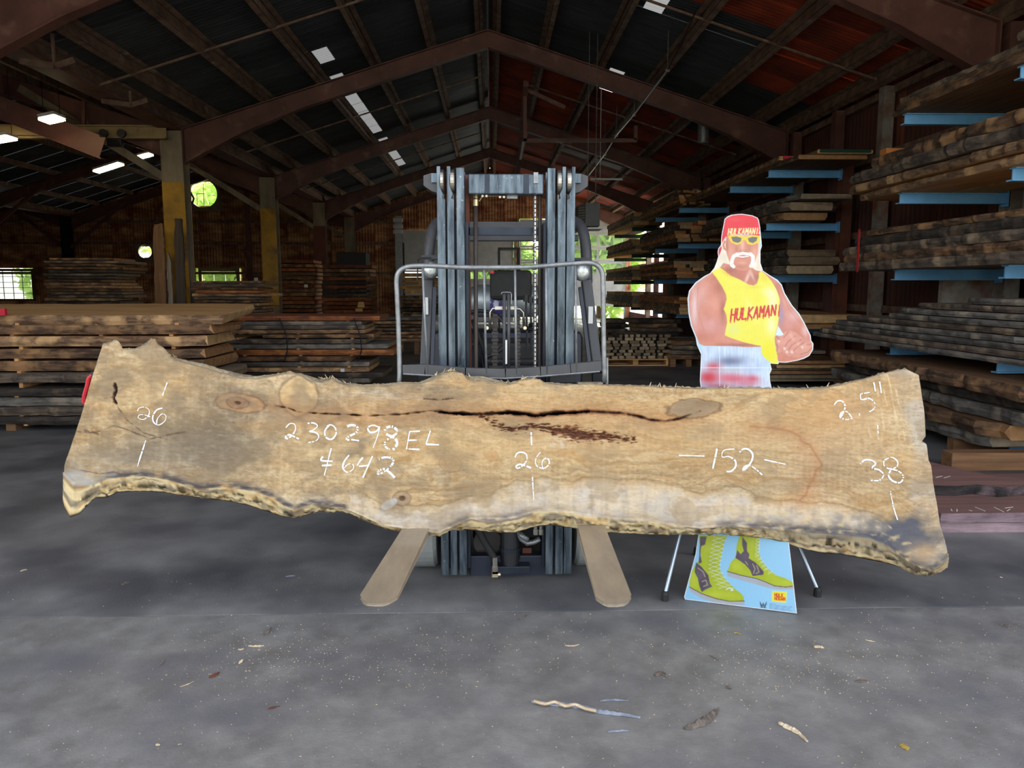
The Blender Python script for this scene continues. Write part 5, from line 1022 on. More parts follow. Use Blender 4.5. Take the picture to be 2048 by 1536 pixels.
# pile C right of B, D behind, E/F far
LC = [(636+i*7, 641+i*7, 742+random.randint(-6, 10), 845+random.randint(-8, 10), random.choice(['weather', 'tan', 'gray', 'brown'])) for i in range(7)]
sidestack(17, 1.0, LC, ('{ws} board', 'low stack left of the backrest'), 'boards in the low stack', live=.02)
LE = [(516+i*6.2, 521+i*6.2, 84+random.randint(-4, 12), 238+random.randint(-18, 10), random.choice(['brown', 'tan', 'brown', 'weather', 'dark'])) for i in range(24)]
sidestack(14.2, 1.0, LE, ('{ws} thin board', 'tall stack under the far left column'), 'boards in the tall left stack', live=.03)
LF = [(562+i*6.4, 567+i*6.4, 376+random.randint(-4, 14), 522+random.randint(-10, 14), random.choice(['brown', 'tan', 'weather', 'orange'])) for i in range(16)]
sidestack(14.0, 1.0, LF, ('{ws} board', 'stack between the two yellow columns'), 'boards between the yellow columns', live=.03)
LG = [(520+i*8.2, 526+i*8.2, 545+random.randint(-2, 2), 628+random.randint(-2, 2), random.choice(['redb', 'brown', 'redb'])) for i in range(14)]
sidestack(24.5, 1.2, LG, ('{ws} sawn board', 'tall dark bundle'), 'boards in the tall dark bundle', live=.0)
LH = [(530+i*8.2, 536+i*8.2, 646+random.randint(-2, 2), 742+random.randint(-2, 2), random.choice(['redb', 'redb', 'dark', 'brown'])) for i in range(13)]
sidestack(24.0, 1.2, LH, ('{ws} sawn board', 'bundle by the red banded column'), 'boards in the right dark bundle', live=.0)
LI = [(546+i*8.5, 553+i*8.5, 803+random.randint(-4, 6), 884+random.randint(-4, 4), 'yellow') for i in range(5)]+[(592+i*8, 598+i*8, 800, 900, random.choice(['dark', 'brown'])) for i in range(5)]
sidestack(25, 1.2, LI, ('{ws} board', 'lumber pile behind the mast'), 'yellow lumber behind the mast', live=.0)
LJ = [(573+i*6.4, 578+i*6.4, 374, 412, 'orange') for i in range(6)]
sidestack(18, 1.0, LJ, ('{ws} plank', 'red pile below the bright window'), 'planks under the bright window', live=.0)
for k, (px, py, w, h) in enumerate(((718, 598, 30, 6), (722, 606, 11, 5), (722, 612, 14, 6), (718, 620, 14, 6), (612, 572, 7, 6), (512, 560, 7, 9))):
    Y = 23.97 if k < 4 else 24.47 if k == 4 else 20.95; a = at(px-w/2, py+h/2, Y); b = at(px+w/2, py-h/2, Y); mb = MB(); mb.box((a.x, Y, a.z), (b.x, Y+.02, b.z)); tag(mb.build('paper_tag', G['yellow'] if k == 99 else (WS['yellow'][0] if k < 4 else G['paper'])), f'{"wide pale" if k == 0 else "small pale" if k < 4 else "small white"} tag on the {"right dark bundle, " + ["topmost","second from the top","third from the top","lowest"][k] if k < 4 else "dark bundle behind the columns" if k == 4 else "second yellow column"}', 'tag')
# planks leaning on the nearest yellow column
for k, (a, b, t, x_) in enumerate(((304, 328, 448, 'brown'), (347, 366, 437, 'dark'), (331, 343, 505, 'weather'))):
    Y = 14.5-(.0, .02, .12)[k]; p = at((a+b)/2, t, Y+.15); w = at(b, 500, Y).x-at(a, 500, Y).x; q = Vector((at((a+b)/2+4, 590, Y-.2).x, Y-.25, .0)); L_ = (p-q).length
    o = board(q.x, q.y, q.z+.02, L_, w, .05, 0, x_, f'{["wide brown","tall dark","short weathered"][k]} plank standing upright against the nearest yellow column', 'plank', None, name='leaning_plank', live=.02)
    d = (p-q).normalized(); ex = d; ey = Vector((1, 0, 0)); ez = ex.cross(ey).normalized(); ey = ez.cross(ex); M_ = Matrix((ex, ey, ez)).transposed(); o.rotation_euler = M_.to_euler(); o.location = q+(p-q)/2+Vector((0, 0, .0))
# junk at the far left: small pots/ red lamp / scraps
mb = MB(); c = at(152, 475, 14.6)
# ================================================================ RIGHT: cantilever racks
XT_, XCO = 4.43, 5.60
LV = [3.33, 2.50, 1.68, .86]
def arm(x0, x1, y, z, mt, par):
    mb = MB(); h = .115; mb.box((x0, y-.045, z-.012), (x1, y+.045, z)); mb.box((x0-.02, y-.045, z-h), (x1, y+.045, z-h+.012)); mb.box((x0, y-.006, z-h+.012), (x1, y+.006, z-.012)); mb.box((x1-.015, y-.06, z-h-.03), (x1, y+.06, z+.03))
    return mb.build('arm', G[mt], parent=par)
racks = [(6.6, 'blue', 'nearest'), (8.42, 'blue', 'second'), (12.5, 'blue', 'third'), (14.5, 'blue', 'fourth'), (18.4, 'blue', 'fifth'), (21.0, 'blue', 'sixth'), (24.5, 'green', 'seventh'), (28.0, 'green', 'farthest')]
for y, mt, nm in racks:
    rt = empty('cantilever_rack', (XCO, y, 0), f'{mt} armed cantilever rack upright against the right wall, {nm} from the front', 'rack', 'cantilever rack uprights')
    mb = MB(); hcol(mb, XCO+.08, y, .03, 3.55, .17, .2, .014); mb.build('upright', G['rack_rust' if nm in ('third', 'fifth') else 'rack_grey'], parent=rt)
    mb = MB(); mb.box((4.6, y-.07, 0), (XCO+.17, y+.07, .03)); mb.box((4.6, y-.006, .03), (XCO, y+.006, .12)); mb.build('base', G[mt], parent=rt)
    for z in LV: arm(XT_, XCO, y, z, mt, rt)
def rb(x0, x1, y0, y1, z, T, ws, lab, grp=None, live=.02, tilt=0, nm='board', cat='board', slope=.25, rz=0):
    return board((x0+x1)/2, (y0+y1)/2, z, y1-y0, x1-x0, T, math.pi/2+rz, ws, lab, cat, grp, name=nm, live=live, tilt=tilt, slope=slope)
F1 = 'front right rack'
g = 'slabs on the front rack top shelf'
rb(4.36, 5.55, 6.35, 8.62, LV[0]+.002, .055, 'brown', f'wide brown slab, lowest on the top shelf of the {F1}', g)
rb(4.38, 5.5, 6.15, 8.58, LV[0]+.062, .055, 'brown', f'wide brown slab, second on the top shelf of the {F1}', g)
rb(4.40, 5.45, 6.2, 8.5, LV[0]+.122, .05, 'weather', f'wide weathered slab, highest on the top shelf of the {F1}', g)
rb(4.30, 4.6, 5.7, 6.55, LV[0]+.18, .06, 'weather', 'short weathered offcut on top of the highest slabs at right', 'offcuts on the top shelf')
g = 'slabs on the front rack second shelf'
rb(4.34, 4.95, 5.6, 9.2, LV[1]+.002, .075, 'tan', f'pale tan board, lowest by the aisle, second shelf of the {F1}', g, live=.015)
rb(5.0, 5.5, 5.6, 8.9, LV[1]+.002, .075, 'yellow', f'yellow board, lowest by the wall, second shelf of the {F1}', g, live=.01)
rb(4.27, 5.45, 5.5, 9.35, LV[1]+.09, .085, 'tan', f'pale tan live-edge slab, second up on the second shelf of the {F1}', g, live=.05)
rb(4.24, 5.4, 5.5, 9.4, LV[1]+.19, .11, 'weather', f'thick bark-edged slab, third up on the second shelf of the {F1}', g, live=.06)
rb(4.32, 5.4, 5.5, 9.0, LV[1]+.32, .12, 'brown', f'thick rough bark-edged slab, highest on the second shelf of the {F1}', g, live=.07)
g = 'slabs on the front rack third shelf'
for k, (T, e, ws) in enumerate(((.095, 9.55, 'weather'), (.085, 9.4, 'brown'), (.09, 9.5, 'weather'), (.095, 9.2, 'dark'), (.06, 9.0, 'brown'))):
    rb(4.22+.02*k, 5.4, 5.5, e, LV[2]+.002+sum((.1, .09, .095, .1, .065)[:k]), T, ws, f'bark-edged slab, {["lowest","second up","third up","fourth up","highest"][k]} on the third shelf of the {F1}', g, live=.05)
g = 'thin boards on the front rack lowest shelf'; z = LV[3]+.002
for k in range(9):
    T = .052; rb(4.18+.012*k, 5.35, 5.4, 9.9-(0, .15, .45, .55, .75, 1.7, 1.9, 2.2, 3.0)[k], z, T, ['gray', 'weather', 'gray', 'gray', 'weather', 'gray', 'gray', 'weather', 'gray'][k], f'thin grey board, {["lowest","second up","third up","fourth up","fifth up","sixth up","seventh up","eighth up","highest"][k]} on the lowest shelf of the {F1}', g, live=.03, rz=.02 if k < 6 else .005); z += .06
g = 'thick slabs on the floor at the right'; z = .12
for k, (T, y0, y1, ws, x0) in enumerate(((.11, 6.4, 9.0, 'gray', 4.2), (.12, 6.1, 9.3, 'brown', 4.15), (.11, 5.8, 9.5, 'gray', 4.2), (.09, 5.7, 9.3, 'dark', 4.25), (.12, 5.5, 9.3, 'brown', 4.1))):
    rb(x0, 5.35, y0, y1, z, T, ws, f'thick {"brown" if ws=="brown" else "grey"} slab, {["lowest","second up","third up","fourth up","topmost"][k]} in the floor pile under the front rack', g, live=.05, nm='thick_slab', cat='slab'); z += T+.015
for k, y in enumerate((6.9, 8.6)):
    mb = MB(); mb.box((4.25, y-.05, 0), (5.3, y+.05, .118)); tag(mb.build('bunk', WS['brown'][0]), f'{"near" if k == 0 else "far"} timber bearer under the thick floor slabs at right', 'timber')
a = atz(1912, 945, 0); mb = MB(); mb.box((3.75, 6.05, 0.0), (5.6, 6.2, .15)); tag(mb.build('timber_block', WS['brown'][0], bevel=.006), 'orange-brown square timber lying behind the purple-brown slabs', 'timber')
# straps, tags, loose blocks
mb = MB(); a = at(1775, 474, 8.3); b = at(1770, 540, 8.3); xs = 4.17; mb.box((xs, 8.75, 1.66), (xs+.006, 8.79, 2.14)); tag(mb.build('red_strap', G['red']), 'red strap round the slabs on the third shelf', 'strap')
for k, (px, py, w, h, Y) in enumerate(((2040, 516, 18, 14, 6.5), (1664, 668, 11, 8, 9.6))):
    a = at(px-w/2, py+h/2, Y); b = at(px+w/2, py-h/2, Y); mb = MB(); mb.box((a.x, a.y-.02, a.z), (b.x, a.y, b.z)); tag(mb.build('end_tag', G['pink']), ['pink end tag by the third shelf at the right picture edge', 'pink end tag on the far tip of the thin grey boards'][k], 'tag')
mb = MB(); a = at(2010, 250, 7.9); b = at(2100, 226, 7.9); mb.box((a.x, 7.75, a.z), (b.x, 7.9, b.z)); tag(mb.build('wood_block', WS['tan'][0], bevel=.005), 'pale wooden block beside the highest blue arm', 'block')
mb = MB(); a = at(1768, 334, 8.85); b = at(1822, 317, 8.85); mb.box((a.x, 8.82, 2.945), (b.x, 8.97, 3.045)); tag(mb.build('wood_block', WS['orange'][0], bevel=.005), 'orange wooden block above the bark-edged slabs', 'block')
mb = MB(); mb.box((5.05, 8.55, .9), (5.62, 8.63, 1.75)); tag(mb.build('wall_panel', G['rack_grey']), 'pale upright panel behind the lowest shelf of thin grey boards', 'panel')
mb = MB(); mb.box((5.42, 7.35, 1.2), (5.58, 7.45, 3.0)); tag(mb.build('timber_post', WS['orange'][0]), 'orange timber post at the right picture edge', 'post')
mb = MB(); mb.box((5.5, 7.95, 2.0), (5.85, 8.0, 2.95)); tag(mb.build('metal_panel', G['rack_grey']), 'pale metal panel behind the second blue arm at the right picture edge', 'panel')
# second rack group
F2 = 'rack behind the figure'
g = 'slabs on the second rack top shelf'
rb(4.42, 5.52, 11.4, 17.0, LV[0]+.002, .06, 'brown', f'wide brown slab, lowest on the top shelf of the {F2}', g)
rb(4.68, 5.52, 11.3, 16.6, LV[0]+.066, .055, 'tan', f'wide tan slab with green end, top shelf of the {F2}', g)
rb(4.36, 4.6, 11.9, 17.4, LV[0]+.066, .06, 'tan', f'narrow pale board along the aisle, top shelf of the {F2}', g, live=.005)
mb = MB(); a = at(1592, 300, 11.28); b = at(1745, 291, 11.28); mb.box((4.72, 11.24, LV[0]+.075), (5.46, 11.262, LV[0]+.115)); tag(mb.build('end_paint', G['green']), 'green painted end strip on the wide tan slab', 'end paint')
mb = MB(); mb.box((4.42, 11.84, LV[0]+.075), (4.54, 11.88, LV[0]+.12)); tag(mb.build('end_tag', G['pink']), 'pink end tag on the narrow pale top board', 'tag')
g = 'slabs on the second rack second shelf'
for k, (x0, x1, y0, y1, T, ws) in enumerate(((4.4, 5.3, 12.0, 16.6, .11, 'brown'), (4.42, 5.3, 11.8, 16.4, .12, 'weather'), (4.5, 5.4, 11.5, 16.5, .07, 'gray'))):
    rb(x0, x1, y0, y1, LV[1]+.01+sum((.13, .14, .09)[:k]), T, ws, f'bark-edged slab, {["lowest","middle","highest"][k]} on the second shelf of the {F2}', g, live=.05)
g = 'slabs on the second rack lower shelves'
for k, (x0, x1, y0, y1, z, T, ws) in enumerate(((4.35, 5.3, 11.7, 16.6, LV[2]+.005, .12, 'weather'), (4.4, 5.3, 11.6, 16.3, LV[2]+.14, .12, 'dark'), (4.45, 5.3, 11.8, 16.0, LV[2]+.27, .1, 'dark'), (4.5, 5.5, 11.4, 16.4, LV[3]+.005, .08, 'brown'), (4.5, 5.5, 11.3, 16.2, LV[3]+.1, .12, 'tan'))):
    rb(x0, x1, y0, y1, z, T, ws, f'{["weathered","dark","very dark","brown","pale tan"][k]} slab on the {["third shelf, lowest","third shelf, middle","third shelf, highest","lowest shelf, under the tan slab","lowest shelf, on top"][k]}, {F2}', g, live=.05)
g = 'low floor boards behind the cardboard figure'
for k in range(6):
    rb(4.05+.03*k, 5.3, 11.3+random.uniform(-.15, .15), 14.5, .08+k*.055, .045, random.choice(['weather', 'tan', 'gray', 'brown']), f'board, {["lowest","second up","third up","fourth up","fifth up","topmost"][k]} in the low floor stack behind the cardboard figure', g, live=.02)
rb(3.7, 5.4, 12.2, 15.5, .42, .05, 'gray', 'wide grey slab on top of the low floor stack', None)
# far rack groups: squared lumber, ends towards the camera
def farshelf(x0, x1, y0, y1, z, rows_, T, w, tag_, wsl, grp):
    for r in range(rows_):
        x = x0+random.uniform(0, .06); c = 0
        while x+w*.8 < x1 and c < 6:
            ww = w*random.uniform(.8, 1.25); ye = y0+random.uniform(-.35, .35)
            rb(x, min(x+ww-.01, x1+.05), ye, y1, z+.004+r*(T+.004), T, random.choice(wsl), f'board, {["first","second","third","fourth","fifth","sixth"][c]} from the aisle, layer {["one","two","three","four","five","six","seven"][r]} of {tag_}', grp, live=0)
            x += ww; c += 1
F3 = 'fifth rack'
for sh, (lv, rows_, T, w) in enumerate(((0, 6, .05, .13), (1, 5, .085, .3), (2, 5, .075, .34), (3, 5, .075, .36))):
    farshelf(4.2, 5.45, 17.6, 22.0, LV[lv], rows_, T, w, f'{["top","second","third","lowest"][sh]} far lumber shelf', ['brown', 'tan', 'brown', 'orange', 'weather'], 'squared boards on the '+['top', 'second', 'third', 'lowest'][sh]+' far shelf')
for sh, (lv, rows_, T, w) in enumerate(((0, 3, .12, .4), (1, 4, .1, .4), (2, 4, .1, .4), (3, 4, .11, .4))):
    farshelf(4.25, 5.4, 23.4, 28.8, LV[lv], rows_, T, w, f'{["top","second","third","lowest"][sh]} green armed shelf', ['brown', 'tan', 'yellow', 'weather', 'gray'], 'boards on the '+['top', 'second', 'third', 'lowest'][sh]+' green armed shelf')
# pallet of rough blocks, and lumps behind
px0 = atz(1205, 732, 0); Yp_ = px0.y; xl = px0.x; xr_ = atz(1338, 732, 0).x
rt = empty('pallet', ((xl+xr_)/2, Yp_+.5, 0), 'wooden pallet under the rough blocks right of the forklift', 'pallet')
for k in range(3):
    mb = MB(); x = xl+(xr_-xl)*k/2; mb.box((x-.05 if k else x, Yp_, .02), (x+.05 if k < 2 else x, Yp_+1, .11)); mb.build('stringer', WS['tan'][0], parent=rt)
for k in range(6):
    mb = MB(); y = Yp_+.02+k*.18; mb.box((xl, y, .11), (xr_, y+.1, .13)); mb.build('deck_board', WS['tan'][0], parent=rt)
for k in range(3):
    mb = MB(); y = Yp_+.02+k*.4; mb.box((xl, y, 0), (xr_, y+.1, .02)); mb.build('bottom_board', WS['tan'][0], parent=rt)
z = .132
for r in range(8):
    x = xl-.02+random.uniform(0, .08)+(.3 if r > 6 else .1 if r > 5 else 0); c = 0
    while x < xr_-.08:
        w = random.uniform(.1, .22); T = .055; board(min(x+w/2, xr_), Yp_+.5, z, random.uniform(.85, 1.0), w-.008, T, math.pi/2, random.choice(['dark', 'weather', 'dark', 'gray']), f'rough split block, {"first second third fourth fifth sixth seventh eighth ninth tenth eleventh twelfth thirteenth".split()[c]} from left in layer {"one two three four five six seven eight".split()[r]} on the pallet', 'block', 'rough blocks on the pallet', name='rough_block', live=.008); x += w; c += 1
    z += .058
def pilex(px0, px1, ytop, ybot, Y, n, wsl, lab, grp, Wd=1.0, live=.03):
    L_ = [(ytop+(ybot-ytop)*i/n, ytop+(ybot-ytop)*(i+.85)/n, px0+random.randint(-5, 8), px1+random.randint(-8, 5), random.choice(wsl)) for i in range(n)]
    sidestack(Y, Wd, L_, ('{ws} timber', lab), grp, live=live)
pilex(1212, 1262, 640, 668, 19.5, 3, ['weather', 'dark'], 'rough heap right of the backrest', 'heap past the backrest')
pilex(1265, 1362, 640, 684, 18.0, 5, ['brown', 'weather', 'dark'], 'brown heap behind the pallet', 'heap behind the pallet')
pilex(1345, 1420, 684, 722, 14.2, 4, ['weather', 'dark', 'brown'], 'low heap left of the cardboard figure', 'heap left of the cardboard figure')
# ---- walnut slabs at right foreground
c0 = atz(1888, 1069, 0); x0 = c0.x; y0 = c0.y
o1 = board(x0+1.1, y0+.52, 0.0, 2.2, 1.0, .06, -.01, 'plum', 'purple-brown sawn slab lying on the floor at right, lowest of three', 'slab', 'purple-brown slabs on the floor', name='walnut_slab', live=.004)
o2 = board(x0+1.08, y0+.50, .068, 2.2, .98, .06, .0, 'plum', 'purple-brown sawn slab with chalk marks on its edge, middle of three', 'slab', 'purple-brown slabs on the floor', name='walnut_slab', live=.004)
P3 = [(2.0, 4.93), (2.5, 4.88), (2.83, 4.87), (3.05, 4.84), (3.2, 4.88), (3.32, 4.8), (3.5, 4.84), (3.75, 4.8), (3.62, 5.0), (3.45, 5.1), (3.3, 5.45), (3.15, 5.75), (2.95, 6.1), (2.8, 6.5), (2.2, 6.6), (1.9, 6.4), (2.05, 5.6)]
mb = MB(); n3 = len(P3); vs = [(x, y, .20) for x, y in P3]+[(x+(3-x)*.03, y+.02, .130) for x, y in P3]
mb.add(vs, [tuple(range(n3))], 0); mb.add([vs[i] for i in range(2*n3)], [tuple(range(2*n3-1, n3-1, -1))], 0)
for i in range(n3): mb.add([vs[i], vs[(i+1) % n3], vs[n3+(i+1) % n3], vs[n3+i]], [(0, 3, 2, 1)], 1)
o3 = tag(mb.build('walnut_slab', WS['plum'][:1]+[WS['walnut'][1]]), 'dark purple-brown tapered slab with black bark edge, topmost of three', 'slab', 'purple-brown slabs on the floor')
mb = MB(); zt_ = .1286
for a, b in (((1902, 1018), (1904, 1022)), ((1914, 1018), (1914, 1023)), ((1938, 1020), (1944, 1022)), ((1950, 1014), (1970, 1022)), ((1988, 1014), (2008, 1024)), ((2010, 1016), (2026, 1014)), ((2014, 1022), (2020, 1018))):
    mb.bar(atz(*a, zt_), atz(*b, zt_), .005, .0012)
mb.build('chalk_mark', G['chalk'], parent=None); om = bpy.data.objects['chalk_mark.014'] if 'chalk_mark.014' in bpy.data.objects else None
cm = [o for o in bpy.data.objects if o.name.startswith('chalk_mark') and o.parent is None]
for o in cm: o.location = o2.matrix_basis.inverted() @ o.location; o.parent = o2
mb = MB()
for a, b in (((1872, 955), (1884, 952)), ((1888, 956), (1900, 952))): mb.bar(atz(*a, .201), atz(*b, .201), .006, .0012)
o = mb.build('chalk_mark', G['chalk']); o.location = o3.matrix_basis.inverted() @ o.location; o.parent = o3
# ================================================================ CARDBOARD FIGURE
fa = atz(1369, 1198, .004); fb_ = atz(1594, 1227, .004)
ex = (fb_-fa); ex.z = 0; ex.normalize(); back = Vector((-ex.y, ex.x, 0)); LN = .055
nb_ = (back*1.0 - Vector((0, 0, LN))).normalized()   # plane normal pointing away from the viewer
def cpt(px, py, dp=0):
    px = np.asarray(px, float); py = np.asarray(py, float); cx, cy = (px-1024)/FL, -(py-768)/FL; M = np.array(CR)
    d = np.stack([M[i, 0]*cx+M[i, 1]*cy-M[i, 2] for i in range(3)], -1); n = np.array(nb_); f0 = np.array(fa); c = np.array([0, 0, CH])
    t = ((f0-c)@n)/(d@n); return c+d*t[..., None]-n*dp
K1 = lambda P: [(1360+x/4.152, 420+y/4.152) for x, y in P]
K2 = lambda P: [(1320+x/6.206, 1060+y/6.206) for x, y in P]
OUTL = K1([(370,75),(395,52),(430,40),(480,33),(520,32),(600,45),(645,65),(655,85),(665,140),(672,210),(680,300),(668,335),(668,440),(690,505),(750,545),(810,580),(845,620),(870,690),(930,790),(990,860),(1030,930),(1060,990),(1085,1040),(1090,1085),(1108,1110),(1105,1160),(1075,1210),(1030,1235),(980,1250),(880,1268),(822,1265),(815,1280),(750,1275),(762,1325),(745,1360),(748,1420),(765,1500)])+[(1551, 860), (1562, 960), (1572, 1050), (1578, 1086), (1594, 1227), (1370, 1199), (1368, 1194), (1391, 1108), (1397, 1068), (1398, 960), (1400, 860)]+K1([(175,1500),(165,1420),(170,1300),(175,1200),(140,1120),(130,1060),(90,960),(70,860),(62,740),(75,670),(130,600),(200,550),(250,525),(285,480),(305,430),(318,385),(312,350),(318,320),(340,290),(343,220),(352,170),(362,120)])
st_ = 1.25; gx = np.arange(1368, 1632, st_); gy = np.arange(426, 1230, st_); GX, GY = np.meshgrid(gx, gy)
def pip(P, X_=None, Y_=None):
    X_ = GX if X_ is None else X_; Y_ = GY if Y_ is None else Y_; c = np.zeros(X_.shape, bool); j = len(P)-1
    for i in range(len(P)):
        (x1, y1), (x2, y2) = P[i], P[j]
        if y1 != y2: c ^= ((y1 > Y_) != (y2 > Y_)) & (X_ < (x2-x1)*(Y_-y1)/(y2-y1)+x1)
        j = i
    return c
def dpl(P, closed=False):
    d = np.full(GX.shape, 1e9); Q = list(P)+([P[0]] if closed else [])
    for i in range(len(Q)-1):
        a = np.array(Q[i], float); b = np.array(Q[i+1], float); ab = b-a; L2 = max(ab@ab, 1e-9)
        t = np.clip(((GX-a[0])*ab[0]+(GY-a[1])*ab[1])/L2, 0, 1); d = np.minimum(d, np.hypot(GX-a[0]-t*ab[0], GY-a[1]-t*ab[1]))
    return d
PC = np.zeros(GX.shape+(3,))+np.array((176, 214, 240.))
def pm(m, col):
    global PC; m = np.clip(m, 0, 1)[..., None]*1.0; PC = PC*(1-m)+np.array(col, float)*m
def fill(P, col, soft=1.0, shade=0, seed=1):
    s = np.where(pip(P), 1, -1)*dpl(P, True); m = np.clip(s/soft+.5, 0, 1); c = np.array(col, float)
    if shade:
        n = (fbm(GX*.05, GY*.05, seed, 4)-.5)*shade; cc = c[None, None]+n[..., None]*255
        global PC; PC = PC*(1-m[..., None])+cc*m[..., None]
    else: pm(m, c)
    return m
def gg(cx, cy, rx_, ry, col, a, msk=None, ang=0):
    c, s = math.cos(ang), math.sin(ang); dx = GX-cx; dy = GY-cy; w = np.exp(-(((dx*c+dy*s)/rx_)**2+((-dx*s+dy*c)/ry)**2))*a
    pm(w*(1 if msk is None else msk), col)
SMASK = [None]
def stroke(P, w, col, a=1.0): pm(np.clip((w/2-dpl(P))/.9+.5, 0, 1)*a*(1 if SMASK[0] is None else SMASK[0]), col)
SK = (206, 128, 104)
# arms, chest, neck; pale and lavender glare painted into the skin
body = K1([(250,528),(140,605),(84,672),(72,745),(80,860),(100,960),(140,1058),(160,1110),(200,1128),(420,1130),(560,1140),(670,1135),(800,1130),(790,1200),(820,1262),(880,1262),(980,1245),(1072,1204),(1100,1155),(1100,1112),(1083,1085),(1078,1040),(1050,985),(1022,932),(982,866),(922,795),(862,695),(838,625),(800,588),(745,550),(690,510),(640,480),(560,440),(360,440),(300,470)])
sm = fill(body, SK, 1.2, .10, 3)
def kk(x, y): return (1360+x/4.152, 420+y/4.152)
for x, y, rx_, ry, col, a, an in ((300,760,70,110,(232,160,136),.7,0),(180,700,50,110,(226,176,170),.55,0),(120,820,30,160,(236,214,216),.75,0),(250,960,110,70,(226,170,176),.5,.2),(330,640,50,90,(168,92,70),.6,0),(355,830,25,90,(160,86,70),.7,0),(200,1060,60,40,(190,112,92),.5,0),(420,1085,160,28,(222,146,122),.6,.06),(500,1120,160,12,(150,90,76),.6,0),
                              (880,760,40,60,(226,164,140),.6,0),(940,880,60,60,(232,190,196),.6,0),(840,870,22,90,(150,140,190),.7,0),(1040,1000,30,60,(236,206,206),.6,0),(900,960,60,40,(214,150,150),.5,0),(480,540,60,60,(186,110,90),.6,0),(560,560,14,60,(246,220,206),.7,.4),(620,560,40,40,(150,86,70),.5,0),(600,545,12,45,(244,214,196),.6,-.4),(420,500,50,30,(150,84,66),.6,0)):
    p = kk(x, y); gg(p[0], p[1], rx_/4.152, ry/4.152, col, a, sm, an)
for P in (((150,640),(140,820),(200,1000)), ((330,600),(380,720),(350,850)), ((850,680),(900,820),(1000,940))): stroke(K1(P), 1.0, (172, 100, 82), .5)
# shirt
shirt = K1([(330,478),(262,512),(300,560),(352,640),(382,700),(388,740),(372,800),(362,822),(385,870),(392,930),(380,990),(372,1040),(420,1062),(520,1095),(620,1120),(672,1128),(668,1180),(700,1225),(748,1262),(758,1278),(815,1278),(808,1210),(790,1130),(785,1060),(812,960),(828,840),(828,740),(800,660),(760,590),(710,535),(678,508),(655,520),(655,560),(640,610),(612,628),(570,620),(500,580),(420,545),(370,505)])
ym = fill(shirt, (238, 228, 74), 1.2, .03, 9)
for x, y, rx_, ry, col, a, an in ((740,680,60,40,(248,246,190),.7,.2),(770,760,50,90,(250,248,214),.7,0),(760,960,45,90,(246,244,200),.75,0),(600,840,26,100,(246,242,180),.5,-.5),(440,990,60,50,(222,226,140),.7,0),(400,530,50,16,(226,180,40),.7,.4),(740,1180,60,90,(236,224,10),.8,0),(700,560,30,30,(232,200,50),.6,0),(620,640,60,14,(220,200,50),.5,0)):
    p = kk(x, y); gg(p[0], p[1], rx_/4.152, ry/4.152, col, a, ym, an)
# waist: pale blue glare painted into the print, with red streaks
waist = K1([(178,1135),(420,1132),(560,1140),(670,1142),(680,1200),(750,1285),(760,1325),(745,1360),(748,1420),(765,1500),(178,1500),(168,1400),(172,1250)])+[]
wm = fill(waist, (196, 214, 236), 1.2, .12, 13)
stk_ = fbm(GX*.5, GY*.015, 71, 3)
pm(wm*np.clip(stk_*3-1.6, 0, .6), (238, 244, 250)); 
for x, y, rx_, ry, col, a, an in ((420,1255,120,40,(90,96,130),.8,0),(280,1300,60,36,(208,60,70),.8,.0),(240,1390,80,52,(206,24,38),1.0,0),(450,1400,120,34,(214,60,80),.75,0),(600,1400,60,30,(210,50,72),.7,0),(400,1390,110,40,(222,96,112),.6,0),(560,1440,100,30,(216,80,100),.55,0),(620,1320,110,30,(170,180,214),.5,0),(330,1460,120,20,(200,40,60),.5,0),(430,1330,90,12,(190,180,160),.5,0),(700,1330,40,60,(208,230,246),.7,0)):
    p = kk(x, y); gg(p[0], p[1], rx_/4.152, ry/4.152, col, a, wm, an)
pm(wm*(np.abs(GX-kk(330,0)[0]) < 1)*.7, (250, 250, 252)); pm(wm*(np.abs(GY-kk(0,1310)[1]) < .8)*.5, (240, 244, 250)); pm(wm*(np.sin(GX*2.4) > .4)*.14, (120, 130, 160))
# knees to boots hidden by the slab: tights and boot shafts
m = ((GY > 781) & (GY < 900) & pip(OUTL)); pm(m*1., (204, 60, 64)); pm(((GY >= 900) & (GY < 1075) & pip(OUTL) & (GX < 1545))*1., (186, 196, 60))
# hair, face, bandana
hair = K1([(345,240),(330,300),(320,400),(300,455),(265,512),(330,480),(360,440),(400,450),(600,480),(630,500),(680,512),(664,430),(664,300),(655,220)])
fill(hair, (240, 226, 206), 1.2, .12, 21)
for k in range(9): stroke(K1([(350+k*6,250),(338+k*7,360),(300+k*9,480)]), .7, (214, 190, 160), .5); stroke(K1([(640+k*3,250),(640+k*3,360),(636+k*5,490)]), .7, (214, 190, 160), .5)
face = K1([(385,215),(378,300),(392,380),(420,450),(470,492),(530,505),(585,485),(622,430),(645,360),(650,290),(650,215)])
fm = fill(face, (214, 142, 116), 1.5, .06, 25)
for x, y, rx_, ry, col, a in ((520,290,16,50,(240,188,164),.8),(420,350,24,50,(228,164,140),.6),(620,350,22,40,(234,180,156),.6),(500,470,60,22,(190,112,90),.6),(390,300,10,70,(170,100,82),.7),(470,320,14,30,(180,112,92),.6),(575,320,14,30,(186,118,96),.6),(520,440,36,14,(232,170,148),.6)):
    p = kk(x, y); gg(p[0], p[1], rx_/4.152, ry/4.152, col, a, fm)
stroke(K1([(498,330),(505,345),(525,350),(548,344),(555,330)]), .9, (150, 84, 66), .8)
for P, w in (((( 470,372),(520,360),(580,368)), 5), (((475,368),(445,385),(432,420),(428,455),(445,470)), 7), (((585,366),(606,385),(606,420),(598,455),(588,466)), 7)): stroke(K1(P), w, (246, 238, 228))
